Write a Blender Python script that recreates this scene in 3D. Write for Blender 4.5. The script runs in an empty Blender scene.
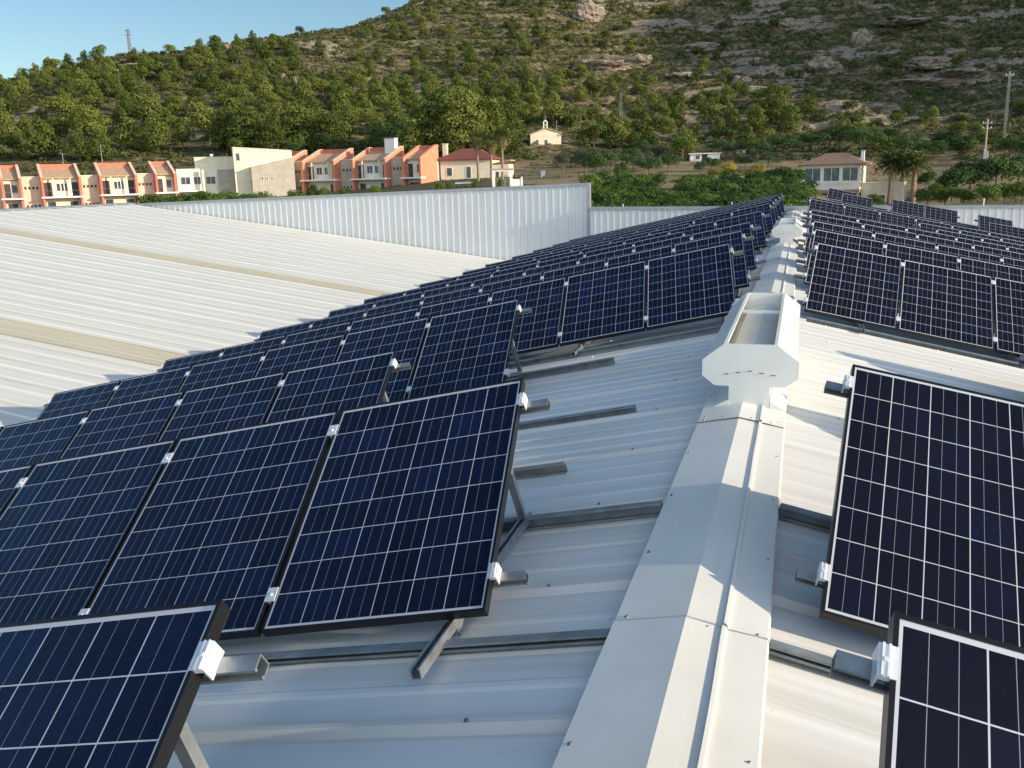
import bpy, math, random
import numpy as np
from mathutils import Vector, Matrix

sc = bpy.context.scene
col = sc.collection
random.seed(7)
rng = np.random.default_rng(11)

# ------------------------------------------------------------------ camera
CAM = np.array([0.3168, 0.0, 1.5554])
cR = np.array([0.95467068, 0.29663081, -0.0247802])
cU = np.array([-0.04234159, 0.21772929, 0.97509033])
cF = np.array([-0.29463721, 0.92984091, -0.22041959])
FPX = 913.8
cam = bpy.data.cameras.new('camera')
cam.sensor_width = 36.0
cam.lens = FPX / 1024 * 36.0
cam.clip_start = 0.05
cam.clip_end = 9000
camo = bpy.data.objects.new('camera', cam)
col.objects.link(camo)
m3 = Matrix(((cR[0], cU[0], -cF[0]), (cR[1], cU[1], -cF[1]), (cR[2], cU[2], -cF[2])))
camo.matrix_world = Matrix.Translation(Vector(CAM)) @ m3.to_4x4()
sc.camera = camo

# ------------------------------------------------------------------ light
SUN_EL = math.radians(14.5)
SUN_AZ = math.radians(-4.0)          # measured from +X towards +Y
sun_dir = Vector((math.cos(SUN_EL) * math.cos(SUN_AZ), math.cos(SUN_EL) * math.sin(SUN_AZ), math.sin(SUN_EL)))
world = bpy.data.worlds.new('World')
sc.world = world
world.use_nodes = True
wn = world.node_tree
sky = wn.nodes.new('ShaderNodeTexSky')
sky.sky_type = 'NISHITA'
sky.sun_disc = False
sky.sun_elevation = SUN_EL
sky.sun_rotation = math.pi / 2 - SUN_AZ
sky.altitude = 50
sky.air_density = 1.0
sky.dust_density = 0.4
sky.ozone_density = 2.0
# a deeper blue, and an unseen glow added behind the camera as fill light
hs = wn.nodes.new('ShaderNodeHueSaturation'); hs.inputs['Saturation'].default_value = 1.16
wn.links.new(sky.outputs[0], hs.inputs['Color'])
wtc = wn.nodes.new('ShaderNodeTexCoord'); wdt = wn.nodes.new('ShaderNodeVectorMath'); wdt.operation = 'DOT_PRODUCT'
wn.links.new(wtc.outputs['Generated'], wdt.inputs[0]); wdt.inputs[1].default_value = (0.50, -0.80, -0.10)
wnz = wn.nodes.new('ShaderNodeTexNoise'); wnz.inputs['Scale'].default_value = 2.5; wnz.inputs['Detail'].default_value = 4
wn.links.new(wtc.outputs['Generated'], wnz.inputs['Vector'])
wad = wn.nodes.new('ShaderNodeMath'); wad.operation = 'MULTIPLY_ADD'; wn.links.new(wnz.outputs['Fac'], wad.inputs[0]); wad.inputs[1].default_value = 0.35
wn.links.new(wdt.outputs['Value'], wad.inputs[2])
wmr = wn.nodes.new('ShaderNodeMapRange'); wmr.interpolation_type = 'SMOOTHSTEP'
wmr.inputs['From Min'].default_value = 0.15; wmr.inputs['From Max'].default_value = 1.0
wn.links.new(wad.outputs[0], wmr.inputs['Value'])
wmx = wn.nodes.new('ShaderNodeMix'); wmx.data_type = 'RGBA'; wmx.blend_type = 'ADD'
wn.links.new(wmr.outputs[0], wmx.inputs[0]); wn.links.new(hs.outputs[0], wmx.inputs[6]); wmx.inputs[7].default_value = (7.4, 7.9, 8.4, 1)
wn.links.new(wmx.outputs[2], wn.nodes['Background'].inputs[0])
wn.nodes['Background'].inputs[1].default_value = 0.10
sl = bpy.data.lights.new('sun', 'SUN')
sl.energy = 4.2
sl.angle = math.radians(0.5)
sl.color = (1.0, 0.86, 0.66)
so = bpy.data.objects.new('sun', sl)
col.objects.link(so)
so.rotation_euler = sun_dir.to_track_quat('Z', 'Y').to_euler()
sc.view_settings.view_transform = 'Standard'
sc.view_settings.look = 'None'
sc.view_settings.exposure = 0.62
sc.view_settings.gamma = 1.0
sc.cycles.max_bounces = 6
sc.cycles.transparent_max_bounces = 6


# ------------------------------------------------------------------ helpers
def ray(px, py):
    return cF + cR * (px - 512) / FPX - cU * (py - 384) / FPX


def yhor(px):
    return 384 + FPX * (cF[2] + (px - 512) / FPX * cR[2]) / cU[2]


def at(px, py, d):
    """world point seen at pixel (px,py) at depth d"""
    return CAM + ray(px, py) * d


def tag(o, label=None, cat=None, group=None, kind=None):
    if label: o['label'] = label
    if cat: o['category'] = cat
    if group: o['group'] = group
    if kind: o['kind'] = kind
    return o


def empty(name, loc=(0, 0, 0), rz=0, label=None, cat=None, group=None, mat=None):
    o = bpy.data.objects.new(name, None)
    o.empty_display_size = 0.2
    col.objects.link(o)
    if mat is not None:
        o.matrix_world = mat
    else:
        o.location = loc
        o.rotation_euler = (0, 0, rz)
    return tag(o, label, cat, group)


def link_mesh(name, me, parent=None):
    o = bpy.data.objects.new(name, me)
    col.objects.link(o)
    if parent: o.parent = parent
    return o


def copy_tree(o, parent=None):
    c = o.copy()
    col.objects.link(c)
    if parent: c.parent = parent
    for ch in o.children:
        copy_tree(ch, c)
    return c


class MB:
    def __init__(s):
        s.v = []; s.f = []; s.m = []; s.sm = False

    def add(s, vs, fs, mi=0):
        b = len(s.v)
        s.v += [tuple(float(c) for c in p) for p in vs]
        for f in fs:
            s.f.append([b + i for i in f]); s.m.append(mi)
        return s

    def box(s, x0, x1, y0, y1, z0, z1, mi=0, M=None):
        vs = [Vector((x, y, z)) for z in (z0, z1) for y in (y0, y1) for x in (x0, x1)]
        if M is not None: vs = [M @ v for v in vs]
        return s.add(vs, [(0, 2, 3, 1), (4, 5, 7, 6), (0, 1, 5, 4), (2, 6, 7, 3), (0, 4, 6, 2), (1, 3, 7, 5)], mi)

    def prism(s, poly, axis, a0, a1, mi=0, M=None):
        """poly: list of 2D points; axis 'x','y','z' = extrusion axis"""
        def P(p, a):
            if axis == 'x': return Vector((a, p[0], p[1]))
            if axis == 'y': return Vector((p[0], a, p[1]))
            return Vector((p[0], p[1], a))
        n = len(poly)
        vs = [P(p, a0) for p in poly] + [P(p, a1) for p in poly]
        if M is not None: vs = [M @ v for v in vs]
        fs = [tuple(range(n))[::-1], tuple(range(n, 2 * n))]
        for i in range(n):
            j = (i + 1) % n
            fs.append((i, j, n + j, n + i))
        return s.add(vs, fs, mi)

    def strip(s, poly, axis, a0, a1, th=0.002, mi=0):
        """open profile polyline extruded as a thin sheet with thickness th (downwards normal)"""
        up = [(p[0], p[1]) for p in poly]
        dn = [(p[0], p[1] - th) for p in poly][::-1]
        return s.prism(up + dn, axis, a0, a1, mi)

    def tube(s, p0, p1, r0, r1=None, n=8, mi=0):
        r1 = r0 if r1 is None else r1
        p0 = Vector(p0); p1 = Vector(p1)
        d = (p1 - p0).normalized()
        a = d.orthogonal().normalized(); b = d.cross(a)
        vs = []
        for p, r in ((p0, r0), (p1, r1)):
            for k in range(n):
                t = 2 * math.pi * k / n
                vs.append(p + (a * math.cos(t) + b * math.sin(t)) * r)
        fs = [(k, (k + 1) % n, n + (k + 1) % n, n + k) for k in range(n)]
        fs += [tuple(range(n))[::-1], tuple(range(n, 2 * n))]
        return s.add(vs, fs, mi)

    def channel(s, p0, p1, open_dir, w=0.041, h=0.041, th=0.0035, mi=0, lip=0.009):
        """galvanised strut channel from p0 to p1, its open side facing open_dir"""
        p0 = Vector(p0); p1 = Vector(p1)
        d = (p1 - p0).normalized()
        o = Vector(open_dir); o = (o - d * o.dot(d)).normalized()
        q = d.cross(o)
        a = w / 2
        prof = [(-a, 0), (a, 0), (a, h), (a - lip, h), (a - lip, h - th * 2), (a - th, h - th * 2), (a - th, th), (-a + th, th),
                (-a + th, h - th * 2), (-a + lip, h - th * 2), (-a + lip, h), (-a, h)]
        n = len(prof)
        vs = [p + q * x + o * (y - h / 2) for p in (p0, p1) for x, y in prof]
        fs = []
        for i in range(n):
            j = (i + 1) % n
            fs.append((i, j, n + j, n + i))
        # end caps as quads of the walls
        for b in (0, n):
            fs += [(b + 0, b + 1, b + 6, b + 7), (b + 1, b + 2, b + 5, b + 6), (b + 2, b + 3, b + 4, b + 5), (b + 0, b + 7, b + 8, b + 11), (b + 8, b + 9, b + 10, b + 11)]
        return s.add(vs, fs, mi)

    def mesh(s, name, mats, smooth=False):
        me = bpy.data.meshes.new(name)
        me.from_pydata(s.v, [], s.f)
        for m in (mats if isinstance(mats, (list, tuple)) else [mats]):
            me.materials.append(m)
        if any(s.m): me.polygons.foreach_set('material_index', s.m)
        me.update()
        import bmesh
        bm = bmesh.new(); bm.from_mesh(me)
        bmesh.ops.recalc_face_normals(bm, faces=bm.faces)
        bm.to_mesh(me); bm.free()
        if smooth: me.polygons.foreach_set('use_smooth', [True] * len(me.polygons))
        return me

    def build(s, name, mats, parent=None, smooth=False):
        return link_mesh(name, s.mesh(name, mats, smooth), parent)


# ------------------------------------------------------------------ materials
def mat_new(name):
    m = bpy.data.materials.new(name)
    m.use_nodes = True
    nt = m.node_tree
    b = nt.nodes['Principled BSDF']
    return m, nt, b


def N(nt, typ, **kw):
    n = nt.nodes.new(typ)
    for k, v in kw.items(): setattr(n, k, v)
    return n


def math_n(nt, op, a, b=None, c=None):
    n = N(nt, 'ShaderNodeMath', operation=op)
    for i, x in enumerate((a, b, c)):
        if x is None: continue
        if isinstance(x, (int, float)): n.inputs[i].default_value = x
        else: nt.links.new(x, n.inputs[i])
    return n.outputs[0]


def mixc(nt, fac, a, b):
    n = N(nt, 'ShaderNodeMix', data_type='RGBA')
    if isinstance(fac, (int, float)): n.inputs[0].default_value = fac
    else: nt.links.new(fac, n.inputs[0])
    for i, x in ((6, a), (7, b)):
        if isinstance(x, tuple): n.inputs[i].default_value = (*x[:3], 1)
        else: nt.links.new(x, n.inputs[i])
    return n.outputs[2]


def noise_n(nt, scale, detail=4, vec=None, rough=0.55, mapping=None):
    n = N(nt, 'ShaderNodeTexNoise')
    n.inputs['Scale'].default_value = scale
    n.inputs['Detail'].default_value = detail
    n.inputs['Roughness'].default_value = rough
    if vec is not None:
        if mapping is not None:
            mp = N(nt, 'ShaderNodeMapping'); mp.inputs['Scale'].default_value = mapping
            nt.links.new(vec, mp.inputs[0]); vec = mp.outputs[0]
        nt.links.new(vec, n.inputs['Vector'])
    return n.outputs['Fac']


def ramp(nt, fac, stops):
    n = N(nt, 'ShaderNodeValToRGB')
    e = n.color_ramp.elements
    while len(e) < len(stops): e.new(0.5)
    for k, (p, c) in enumerate(stops):
        e[k].position = p
        e[k].color = (*c, 1) if isinstance(c, tuple) else (c, c, c, 1)
    nt.links.new(fac, n.inputs[0])
    return n.outputs[0]


def simple(name, colr, rough=0.6, metal=0.0, var=0.12, scale=3.0, bump=0.0, spec=0.5, obj=True, bscale=None):
    m, nt, b = mat_new(name)
    tc = N(nt, 'ShaderNodeTexCoord')
    f = noise_n(nt, scale, 5, tc.outputs['Object'])
    d = tuple(max(0, c * (1 - var * 1.6)) for c in colr)
    l = tuple(min(1, c * (1 + var)) for c in colr)
    c = ramp(nt, f, [(0.25, d), (0.75, l)])
    nt.links.new(c, b.inputs['Base Color'])
    b.inputs['Roughness'].default_value = rough
    b.inputs['Metallic'].default_value = metal
    b.inputs['Specular IOR Level'].default_value = spec
    if bump:
        bn = N(nt, 'ShaderNodeBump'); bn.inputs['Strength'].default_value = bump
        bn.inputs['Distance'].default_value = 0.02
        nt.links.new(noise_n(nt, bscale or scale * 6, 4, tc.outputs['Object']), bn.inputs['Height'])
        nt.links.new(bn.outputs[0], b.inputs['Normal'])
    return m


M = {}


def sheet_mat(name, base, dirt=(0.42, 0.38, 0.30), amt=0.5, rough=0.42, streak=(0.25, 9, 1)):
    m, nt, b = mat_new(name)
    tc = N(nt, 'ShaderNodeTexCoord'); g = tc.outputs['Object']
    s1 = noise_n(nt, 1.0, 6, g, 0.6, mapping=streak)
    s2 = noise_n(nt, 0.45, 4, g)
    s3 = noise_n(nt, 60, 2, g)
    a = math_n(nt, 'MULTIPLY', s1, s2)
    fac = ramp(nt, a, [(0.2, 0.0), (0.48, 1.0)])
    c1 = mixc(nt, math_n(nt, 'MULTIPLY', fac, amt), base, dirt)
    sp = ramp(nt, s3, [(0.70, 0.0), (0.78, 1.0)])
    c2 = mixc(nt, math_n(nt, 'MULTIPLY', sp, 0.25), c1, (0.35, 0.27, 0.2))
    nt.links.new(c2, b.inputs['Base Color'])
    b.inputs['Roughness'].default_value = rough
    r = ramp(nt, s2, [(0.3, rough - 0.06), (0.7, rough + 0.14)])
    nt.links.new(r, b.inputs['Roughness'])
    bn = N(nt, 'ShaderNodeBump'); bn.inputs['Strength'].default_value = 0.25; bn.inputs['Distance'].default_value = 0.01
    nt.links.new(noise_n(nt, 2.2, 3, g, mapping=(0.4, 2.5, 1)), bn.inputs['Height'])
    nt.links.new(bn.outputs[0], b.inputs['Normal'])
    return m


M['roof'] = sheet_mat('white_roof_sheet', (0.75, 0.74, 0.70), amt=0.62)
M['roof_far'] = sheet_mat('cream_roof_sheet', (0.72, 0.70, 0.63), amt=0.35)


def rib_dirt(m, period=1.0, w=.13, c0=.02, colr=(.40, .35, .28), amt=.6, second=True):
    """dust that has settled along the foot of each rib"""
    nt = m.node_tree; b = nt.nodes['Principled BSDF']
    src = b.inputs['Base Color'].links[0].from_socket
    tc = N(nt, 'ShaderNodeTexCoord'); sp = N(nt, 'ShaderNodeSeparateXYZ'); nt.links.new(tc.outputs['Object'], sp.inputs[0])
    f = math_n(nt, 'FRACT', math_n(nt, 'ADD', sp.outputs[1], 50.0 - .35 + c0))
    g = ramp(nt, f, [(0.0, 1.0), (w, 0.75), (w + .05, 0.0), (1.0, 0.0)])
    t = math_n(nt, 'MULTIPLY', g, noise_n(nt, 1.0, 4, tc.outputs['Object'], mapping=(.5, 3, 1)))
    if second:
        g2 = ramp(nt, f, [(.48, 0.0), (.50, .4), (.56, .4), (.59, 0.0)])
        t = math_n(nt, 'ADD', t, math_n(nt, 'MULTIPLY', g2, .35))
    c = mixc(nt, math_n(nt, 'MULTIPLY', t, amt * 1.6), src, colr)
    nt.links.new(c, b.inputs['Base Color'])


rib_dirt(M['roof_far'], w=.09, amt=.42)
rib_dirt(M['roof'], amt=.25)
M['cap'] = sheet_mat('cream_ridge_metal', (0.78, 0.77, 0.71), amt=0.6, rough=0.38, streak=(1.5, 0.6, 1))
M['vent'] = sheet_mat('pale_ventilator_metal', (0.74, 0.75, 0.70), amt=0.55, rough=0.4, streak=(1.5, 0.8, 1))
M['clad'] = sheet_mat('pale_grey_cladding', (0.66, 0.67, 0.66), amt=0.35, rough=0.45, streak=(3, 1, 0.25))
M['sky_strip'] = sheet_mat('beige_translucent_strip', (0.60, 0.54, 0.40), amt=0.5, rough=0.5)
M['galv'] = simple('galvanised_steel', (0.40, 0.42, 0.42), 0.38, 0.75, 0.22, 14, 0.05)
M['galv_dull'] = simple('dull_galvanised_channel', (0.24, 0.27, 0.28), 0.6, 0.3, 0.25, 9, 0.05)
M['clamp'] = simple('white_aluminium', (0.80, 0.81, 0.82), 0.35, 0.35, 0.05, 20)
M['frame'] = simple('black_anodised_frame', (0.012, 0.012, 0.014), 0.35, 0.3, 0.1, 20)
M['screw'] = simple('grey_screw', (0.30, 0.30, 0.31), 0.4, 0.8, 0.1, 50)
M['rust'] = simple('rusty_screw', (0.25, 0.11, 0.05), 0.8, 0.2, 0.3, 60)
M['rubber'] = simple('black_sealing_strip', (0.02, 0.02, 0.022), 0.7, 0, 0.2, 20)
M['coping'] = simple('grey_coping_metal', (0.36, 0.37, 0.39), 0.4, 0.4, 0.12, 2)


def cell_mat(name, ra):
    m, nt, b = mat_new(name)
    tc = N(nt, 'ShaderNodeTexCoord')
    sp = N(nt, 'ShaderNodeSeparateXYZ')
    nt.links.new(tc.outputs['Object'], sp.inputs[0])
    X, Y = sp.outputs[0], sp.outputs[1]
    pitch = 0.1592; gap = 0.0038
    mx = (0.99 - 6 * pitch + gap) / 2; my = (1.32 - 8 * pitch + gap) / 2
    ux = math_n(nt, 'DIVIDE', math_n(nt, 'SUBTRACT', X, mx), pitch)
    uy = math_n(nt, 'DIVIDE', math_n(nt, 'SUBTRACT', Y, my), pitch)
    fx = math_n(nt, 'FRACT', ux); fy = math_n(nt, 'FRACT', uy)
    cell = 1 - gap / pitch

    def inside(a, lo, hi):
        return math_n(nt, 'MULTIPLY', math_n(nt, 'GREATER_THAN', a, lo), math_n(nt, 'LESS_THAN', a, hi))
    isx = math_n(nt, 'MULTIPLY', math_n(nt, 'LESS_THAN', fx, cell), inside(ux, 0, 5.999))
    isy = math_n(nt, 'MULTIPLY', math_n(nt, 'LESS_THAN', fy, cell), inside(uy, 0, 7.999))
    iscell = math_n(nt, 'MULTIPLY', isx, isy)
    w = 0.0016 / pitch
    bb = None
    for c in (0.31, 0.66):
        t = inside(fx, c - w / 2, c + w / 2)
        bb = t if bb is None else math_n(nt, 'ADD', bb, t)
    # per cell tint
    cx = math_n(nt, 'FLOOR', ux); cy = math_n(nt, 'FLOOR', uy)
    cv = N(nt, 'ShaderNodeCombineXYZ')
    oi = N(nt, 'ShaderNodeObjectInfo')
    nt.links.new(cx, cv.inputs[0]); nt.links.new(cy, cv.inputs[1])
    nt.links.new(math_n(nt, 'MULTIPLY', oi.outputs['Random'], 97.0), cv.inputs[2])
    wn_ = N(nt, 'ShaderNodeTexWhiteNoise', noise_dimensions='3D')
    nt.links.new(cv.outputs[0], wn_.inputs['Vector'])
    vor = N(nt, 'ShaderNodeTexVoronoi'); vor.inputs['Scale'].default_value = 70
    nt.links.new(tc.outputs['Object'], vor.inputs['Vector'])
    vs = N(nt, 'ShaderNodeSeparateColor'); nt.links.new(vor.outputs['Color'], vs.inputs[0])
    t = math_n(nt, 'ADD', math_n(nt, 'MULTIPLY', wn_.outputs['Value'], 0.75), math_n(nt, 'MULTIPLY', vs.outputs[0], 0.25))
    cc = ramp(nt, t, ra)
    c1 = mixc(nt, math_n(nt, 'MULTIPLY', bb, 0.75), cc, (0.30, 0.31, 0.34))
    c2 = mixc(nt, iscell, (0.48, 0.50, 0.53), c1)
    # thin dust on the glass
    du = noise_n(nt, 3.0, 5, tc.outputs['Object'])
    c3 = mixc(nt, math_n(nt, 'MULTIPLY', du, 0.004), c2, (0.6, 0.55, 0.48))
    nt.links.new(c3, b.inputs['Base Color'])
    r = ramp(nt, du, [(0.3, 0.08), (0.7, 0.17)])
    nt.links.new(r, b.inputs['Roughness'])
    b.inputs['Specular IOR Level'].default_value = 0.30
    return m


M['cells'] = cell_mat('navy_solar_cells', [(0.0, (0.0024, 0.0040, 0.014)), (0.6, (0.0040, 0.0072, 0.026)), (1.0, (0.0065, 0.0120, 0.044))])
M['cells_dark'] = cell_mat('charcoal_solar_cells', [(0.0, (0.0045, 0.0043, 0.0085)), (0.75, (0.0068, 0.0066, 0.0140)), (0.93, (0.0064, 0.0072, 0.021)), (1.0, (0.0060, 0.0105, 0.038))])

# ------------------------------------------------------------------ numpy noise
_perm = rng.permutation(512)
_grad = rng.normal(size=(512, 2)); _grad /= np.linalg.norm(_grad, axis=1)[:, None]


def pnoise(x, y):
    xi = np.floor(x).astype(int); yi = np.floor(y).astype(int)
    xf = x - xi; yf = y - yi
    u = xf * xf * xf * (xf * (xf * 6 - 15) + 10); v = yf * yf * yf * (yf * (yf * 6 - 15) + 10)

    def g(ix, iy, dx, dy):
        h = _perm[(_perm[ix % 512] + iy) % 512]
        return _grad[h, 0] * dx + _grad[h, 1] * dy
    a = g(xi, yi, xf, yf); b = g(xi + 1, yi, xf - 1, yf)
    c = g(xi, yi + 1, xf, yf - 1); d = g(xi + 1, yi + 1, xf - 1, yf - 1)
    return (a * (1 - u) + b * u) * (1 - v) + (c * (1 - u) + d * u) * v


def fbm(x, y, o=4, g=0.5):
    s = 0; a = 1; n = 0
    for k in range(o):
        s = s + a * pnoise(x * 2 ** k + 17.3 * k, y * 2 ** k - 9.1 * k); n += a; a *= g
    return s / n


def sstep(a, b, x):
    t = np.clip((x - a) / (b - a), 0, 1)
    return t * t * (3 - 2 * t)


# ------------------------------------------------------------------ terrain heights
def zy(px, y, r):
    v = ray(px, y)
    return CAM[2] + r * v[2] / math.hypot(v[0], v[1])


TAB = {
    -1400: [(110, -5), (200, -3), (300, 12), (420, 28), (520, 25), (900, 10), (3000, -5)],
    -300: [(110, -4.5), (150, -3), (175, -2.5), (230, 'y170'), (320, 'y140'), (400, 'y122'), (480, 24), (900, 5), (3000, -5)],
    0: [(110, -4), (150, -2.5), (172, -1.5), (210, 'y165'), (260, 'y140'), (320, 'y108'), (385, 'y85'), (450, 32), (800, 10), (3000, -5)],
    100: [(110, -3.6), (150, -2.0), (172, -1), (210, 'y158'), (260, 'y130'), (320, 'y95'), (390, 'y60'), (460, 45), (800, 15), (3000, -5)],
    200: [(110, -3.2), (150, -1.5), (172, -.5), (210, 'y155'), (260, 'y124'), (320, 'y86'), (395, 'y47'), (470, 55), (800, 20), (3000, -5)],
    300: [(110, -2), (150, -.9), (172, .2), (210, 'y150'), (260, 'y122'), (330, 'y80'), (405, 'y33'), (480, 62), (900, 30), (3000, -5)],
    345: [(110, -1), (150, -.4), (172, .6), (210, 'y150'), (260, 'y122'), (330, 'y80'), (415, 'y28'), (490, 72), (900, 30), (3000, -5)],
    400: [(110, 0), (150, .6), (172, 1.4), (210, 'y150'), (260, 'y122'), (340, 'y78'), (430, 'y32'), (510, 'y3'), (600, 90), (1000, 40), (3000, -5)],
    450: [(110, .4), (150, 1.4), (172, 2), (210, 'y150'), (260, 'y121'), (340, 'y75'), (430, 'y29'), (560, 'y-22'), (700, 110), (1100, 40), (3000, -5)],
    520: [(100, .3), (135, 1.2), (165, 2), (190, 3.8), (212, 'y152'), (260, 'y120'), (340, 'y75'), (430, 'y27'), (600, 'y-48'), (720, 140), (1100, 60), (3000, -5)],
    640: [(105, -2.3), (122, .2), (160, 1.8), (190, 'y164'), (230, 'y145'), (300, 'y106'), (400, 'y52'), (500, 'y6'), (680, 'y-70'), (800, 170), (1300, 60), (3000, -5)],
    760: [(105, -2.6), (122, -.2), (160, 1.2), (195, 'y160'), (240, 'y140'), (310, 'y101'), (410, 'y50'), (520, 'y0'), (700, 'y-90'), (850, 190), (1300, 60), (3000, -5)],
    860: [(105, -3), (135, -3.9), (160, -1), (190, 'y158'), (240, 'y136'), (310, 'y98'), (410, 'y47'), (520, 'y-6'), (720, 'y-108'), (860, 210), (1300, 60), (3000, -5)],
    1024: [(105, -3.5), (130, -3.5), (150, -2), (175, 1), (200, 'y156'), (250, 'y128'), (320, 'y90'), (420, 'y38'), (520, 'y-12'), (720, 'y-125'), (860, 220), (1300, 60), (3000, -5)],
    1500: [(105, -4), (150, -3), (180, 1), (250, 'y120'), (320, 'y85'), (420, 'y30'), (620, 'y-60'), (800, 180), (1300, 60), (3000, -5)],
    2600: [(110, -5), (200, -3), (300, 25), (420, 80), (560, 165), (700, 242), (850, 245), (1300, 60), (3000, -5)],  # high ground out of view, added to throw shade over the right hillside
    3600: [(110, -5), (220, -3), (300, 20), (420, 88), (560, 170), (700, 238), (850, 235), (1300, 60), (3000, -5)],
    5200: [(110, -5), (260, -3), (400, 42), (560, 115), (700, 165), (850, 165), (1300, 40), (3000, -5)],
    7600: [(110, -5), (300, -4), (500, 0), (700, 5), (900, 0), (1300, 0), (3000, -5)],
}
_pg = np.arange(-1400, 7601, 20.0)
_rg = np.concatenate([np.arange(0, 1000, 6.0), np.array([1000, 1300, 1800, 2500, 3000])])
_keys = sorted(TAB)
_cols = []
for k in _keys:
    pts = [(0, -6.0), (60, -6.0), (88, -4.6)] + TAB[k]
    rr = [p[0] for p in pts]
    zz = [zy(k, float(p[1][1:]), p[0]) if isinstance(p[1], str) else p[1] for p in pts]
    _cols.append(np.interp(_rg, rr, zz))
_cols = np.array(_cols)
_T = np.array([np.interp(_pg, _keys, _cols[:, j]) for j in range(len(_rg))]).T
for _ in range(4):
    _T[1:-1] = (_T[:-2] + 2 * _T[1:-1] + _T[2:]) / 4
for _ in range(2):
    _T[:, 1:-8] = (_T[:, :-9] + 2 * _T[:, 1:-8] + _T[:, 2:-7]) / 4


def polar(x, y):
    vx = x - CAM[0]; vy = y - CAM[1]
    r = np.hypot(vx, vy)
    w = vx * cF[0] + vy * cF[1]
    px = 512 + FPX * (vx * cR[0] + vy * cR[1]) / np.where(w > 0.10 * r, w, 0.10 * r + 1e-6)
    px = np.where(w < 0, 9000, px)
    return px, r


def height(x, y, detail=True):
    x = np.asarray(x, float); y = np.asarray(y, float)
    px, r = polar(x, y)
    p = np.clip((px - _pg[0]) / 20.0, 0, len(_pg) - 1.001)
    ri = np.interp(r, _rg, np.arange(len(_rg)))
    ri = np.clip(ri, 0, len(_rg) - 1.001)
    i = p.astype(int); j = ri.astype(int); a = p - i; b = ri - j
    z = (_T[i, j] * (1 - a) + _T[i + 1, j] * a) * (1 - b) + (_T[i, j + 1] * (1 - a) + _T[i + 1, j + 1] * a) * b
    if detail:
        k = sstep(185, 260, r)
        z = z + k * (5.0 * fbm(x / 55, y / 55, 3) + 2.6 * fbm(x / 17 + 5, y / 17, 3))
        # rocky ledges
        kk = k * sstep(330, 620, px) * 0.85 + k * 0.25
        led = fbm(x / 70 + 3, y / 70 + 8, 3)
        q = (z + 6 * led) / 5.5
        fr = q - np.floor(q)
        z = z + kk * (sstep(0.35, 0.65, fr) - fr) * 2.6
        z = z + k * (0.9 * fbm(x / 5, y / 5, 2))
    return z


def rockmask(x, y):
    px, r = polar(x, y)
    n = fbm(x / 40 + 31, y / 40 - 12, 4)
    return np.clip(0.5 + 1.4 * n + 0.22 * sstep(480, 760, px) - 0.10, 0, 1) * sstep(200, 250, r)


def ground_hit(px, py, r0=95.0):
    v = ray(px, py)
    h = math.hypot(v[0], v[1])
    t = np.arange(r0, 900, 1.0) / h
    X = CAM[0] + v[0] * t; Y = CAM[1] + v[1] * t; Z = CAM[2] + v[2] * t
    g = height(X, Y)
    k = np.where(Z < g)[0]
    if len(k) == 0: return None
    k = k[0]
    return Vector((X[k], Y[k], g[k])), float(t[k])


th0 = math.atan2(cF[1], cF[0])
ths = np.concatenate([np.linspace(-math.pi, -0.80, 22)[:-1], np.linspace(-0.80, 0.80, 560), np.linspace(0.80, math.pi, 70)[1:]])
rs = np.concatenate([np.array([0.5, 20, 40, 60, 75, 90]), np.arange(96, 200, 4.0), np.arange(200, 620, 2.2), np.arange(620, 900, 14), np.array([950, 1100, 1400, 2000, 3000, 5000])])


def terrain(name, rs, mat, kind='structure'):
    TH, RR = np.meshgrid(ths, rs, indexing='ij')
    X = CAM[0] + RR * np.cos(th0 - TH); Y = CAM[1] + RR * np.sin(th0 - TH)
    Z = height(X, Y)
    nt_, nr = X.shape
    co = np.stack([X, Y, Z], -1).reshape(-1, 3)
    idx = np.arange(nt_ * nr).reshape(nt_, nr)
    q = np.stack([idx[:-1, :-1], idx[:-1, 1:], idx[1:, 1:], idx[1:, :-1]], -1).reshape(-1, 4)
    me = bpy.data.meshes.new(name)
    me.vertices.add(len(co)); me.vertices.foreach_set('co', co.ravel())
    me.loops.add(q.size); me.loops.foreach_set('vertex_index', q[:, ::-1].ravel().astype(np.int32))
    me.polygons.add(len(q)); me.polygons.foreach_set('loop_start', np.arange(0, q.size, 4, dtype=np.int32))
    me.polygons.foreach_set('loop_total', np.full(len(q), 4, dtype=np.int32))
    me.update(calc_edges=True)
    me.polygons.foreach_set('use_smooth', [True] * len(q))
    at_ = me.attributes.new('rock', 'FLOAT', 'POINT'); at_.data.foreach_set('value', rockmask(X, Y).ravel().astype(np.float32))
    px, r = polar(X, Y)
    bare = sstep(112, 125, r) * (1 - sstep(188, 205, r)) * sstep(470, 520, px) * (1 - sstep(1100, 1300, px))
    at2 = me.attributes.new('bare', 'FLOAT', 'POINT'); at2.data.foreach_set('value', bare.ravel().astype(np.float32))
    me.materials.append(mat)
    o = link_mesh(name, me)
    return tag(o, kind=kind)


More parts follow.
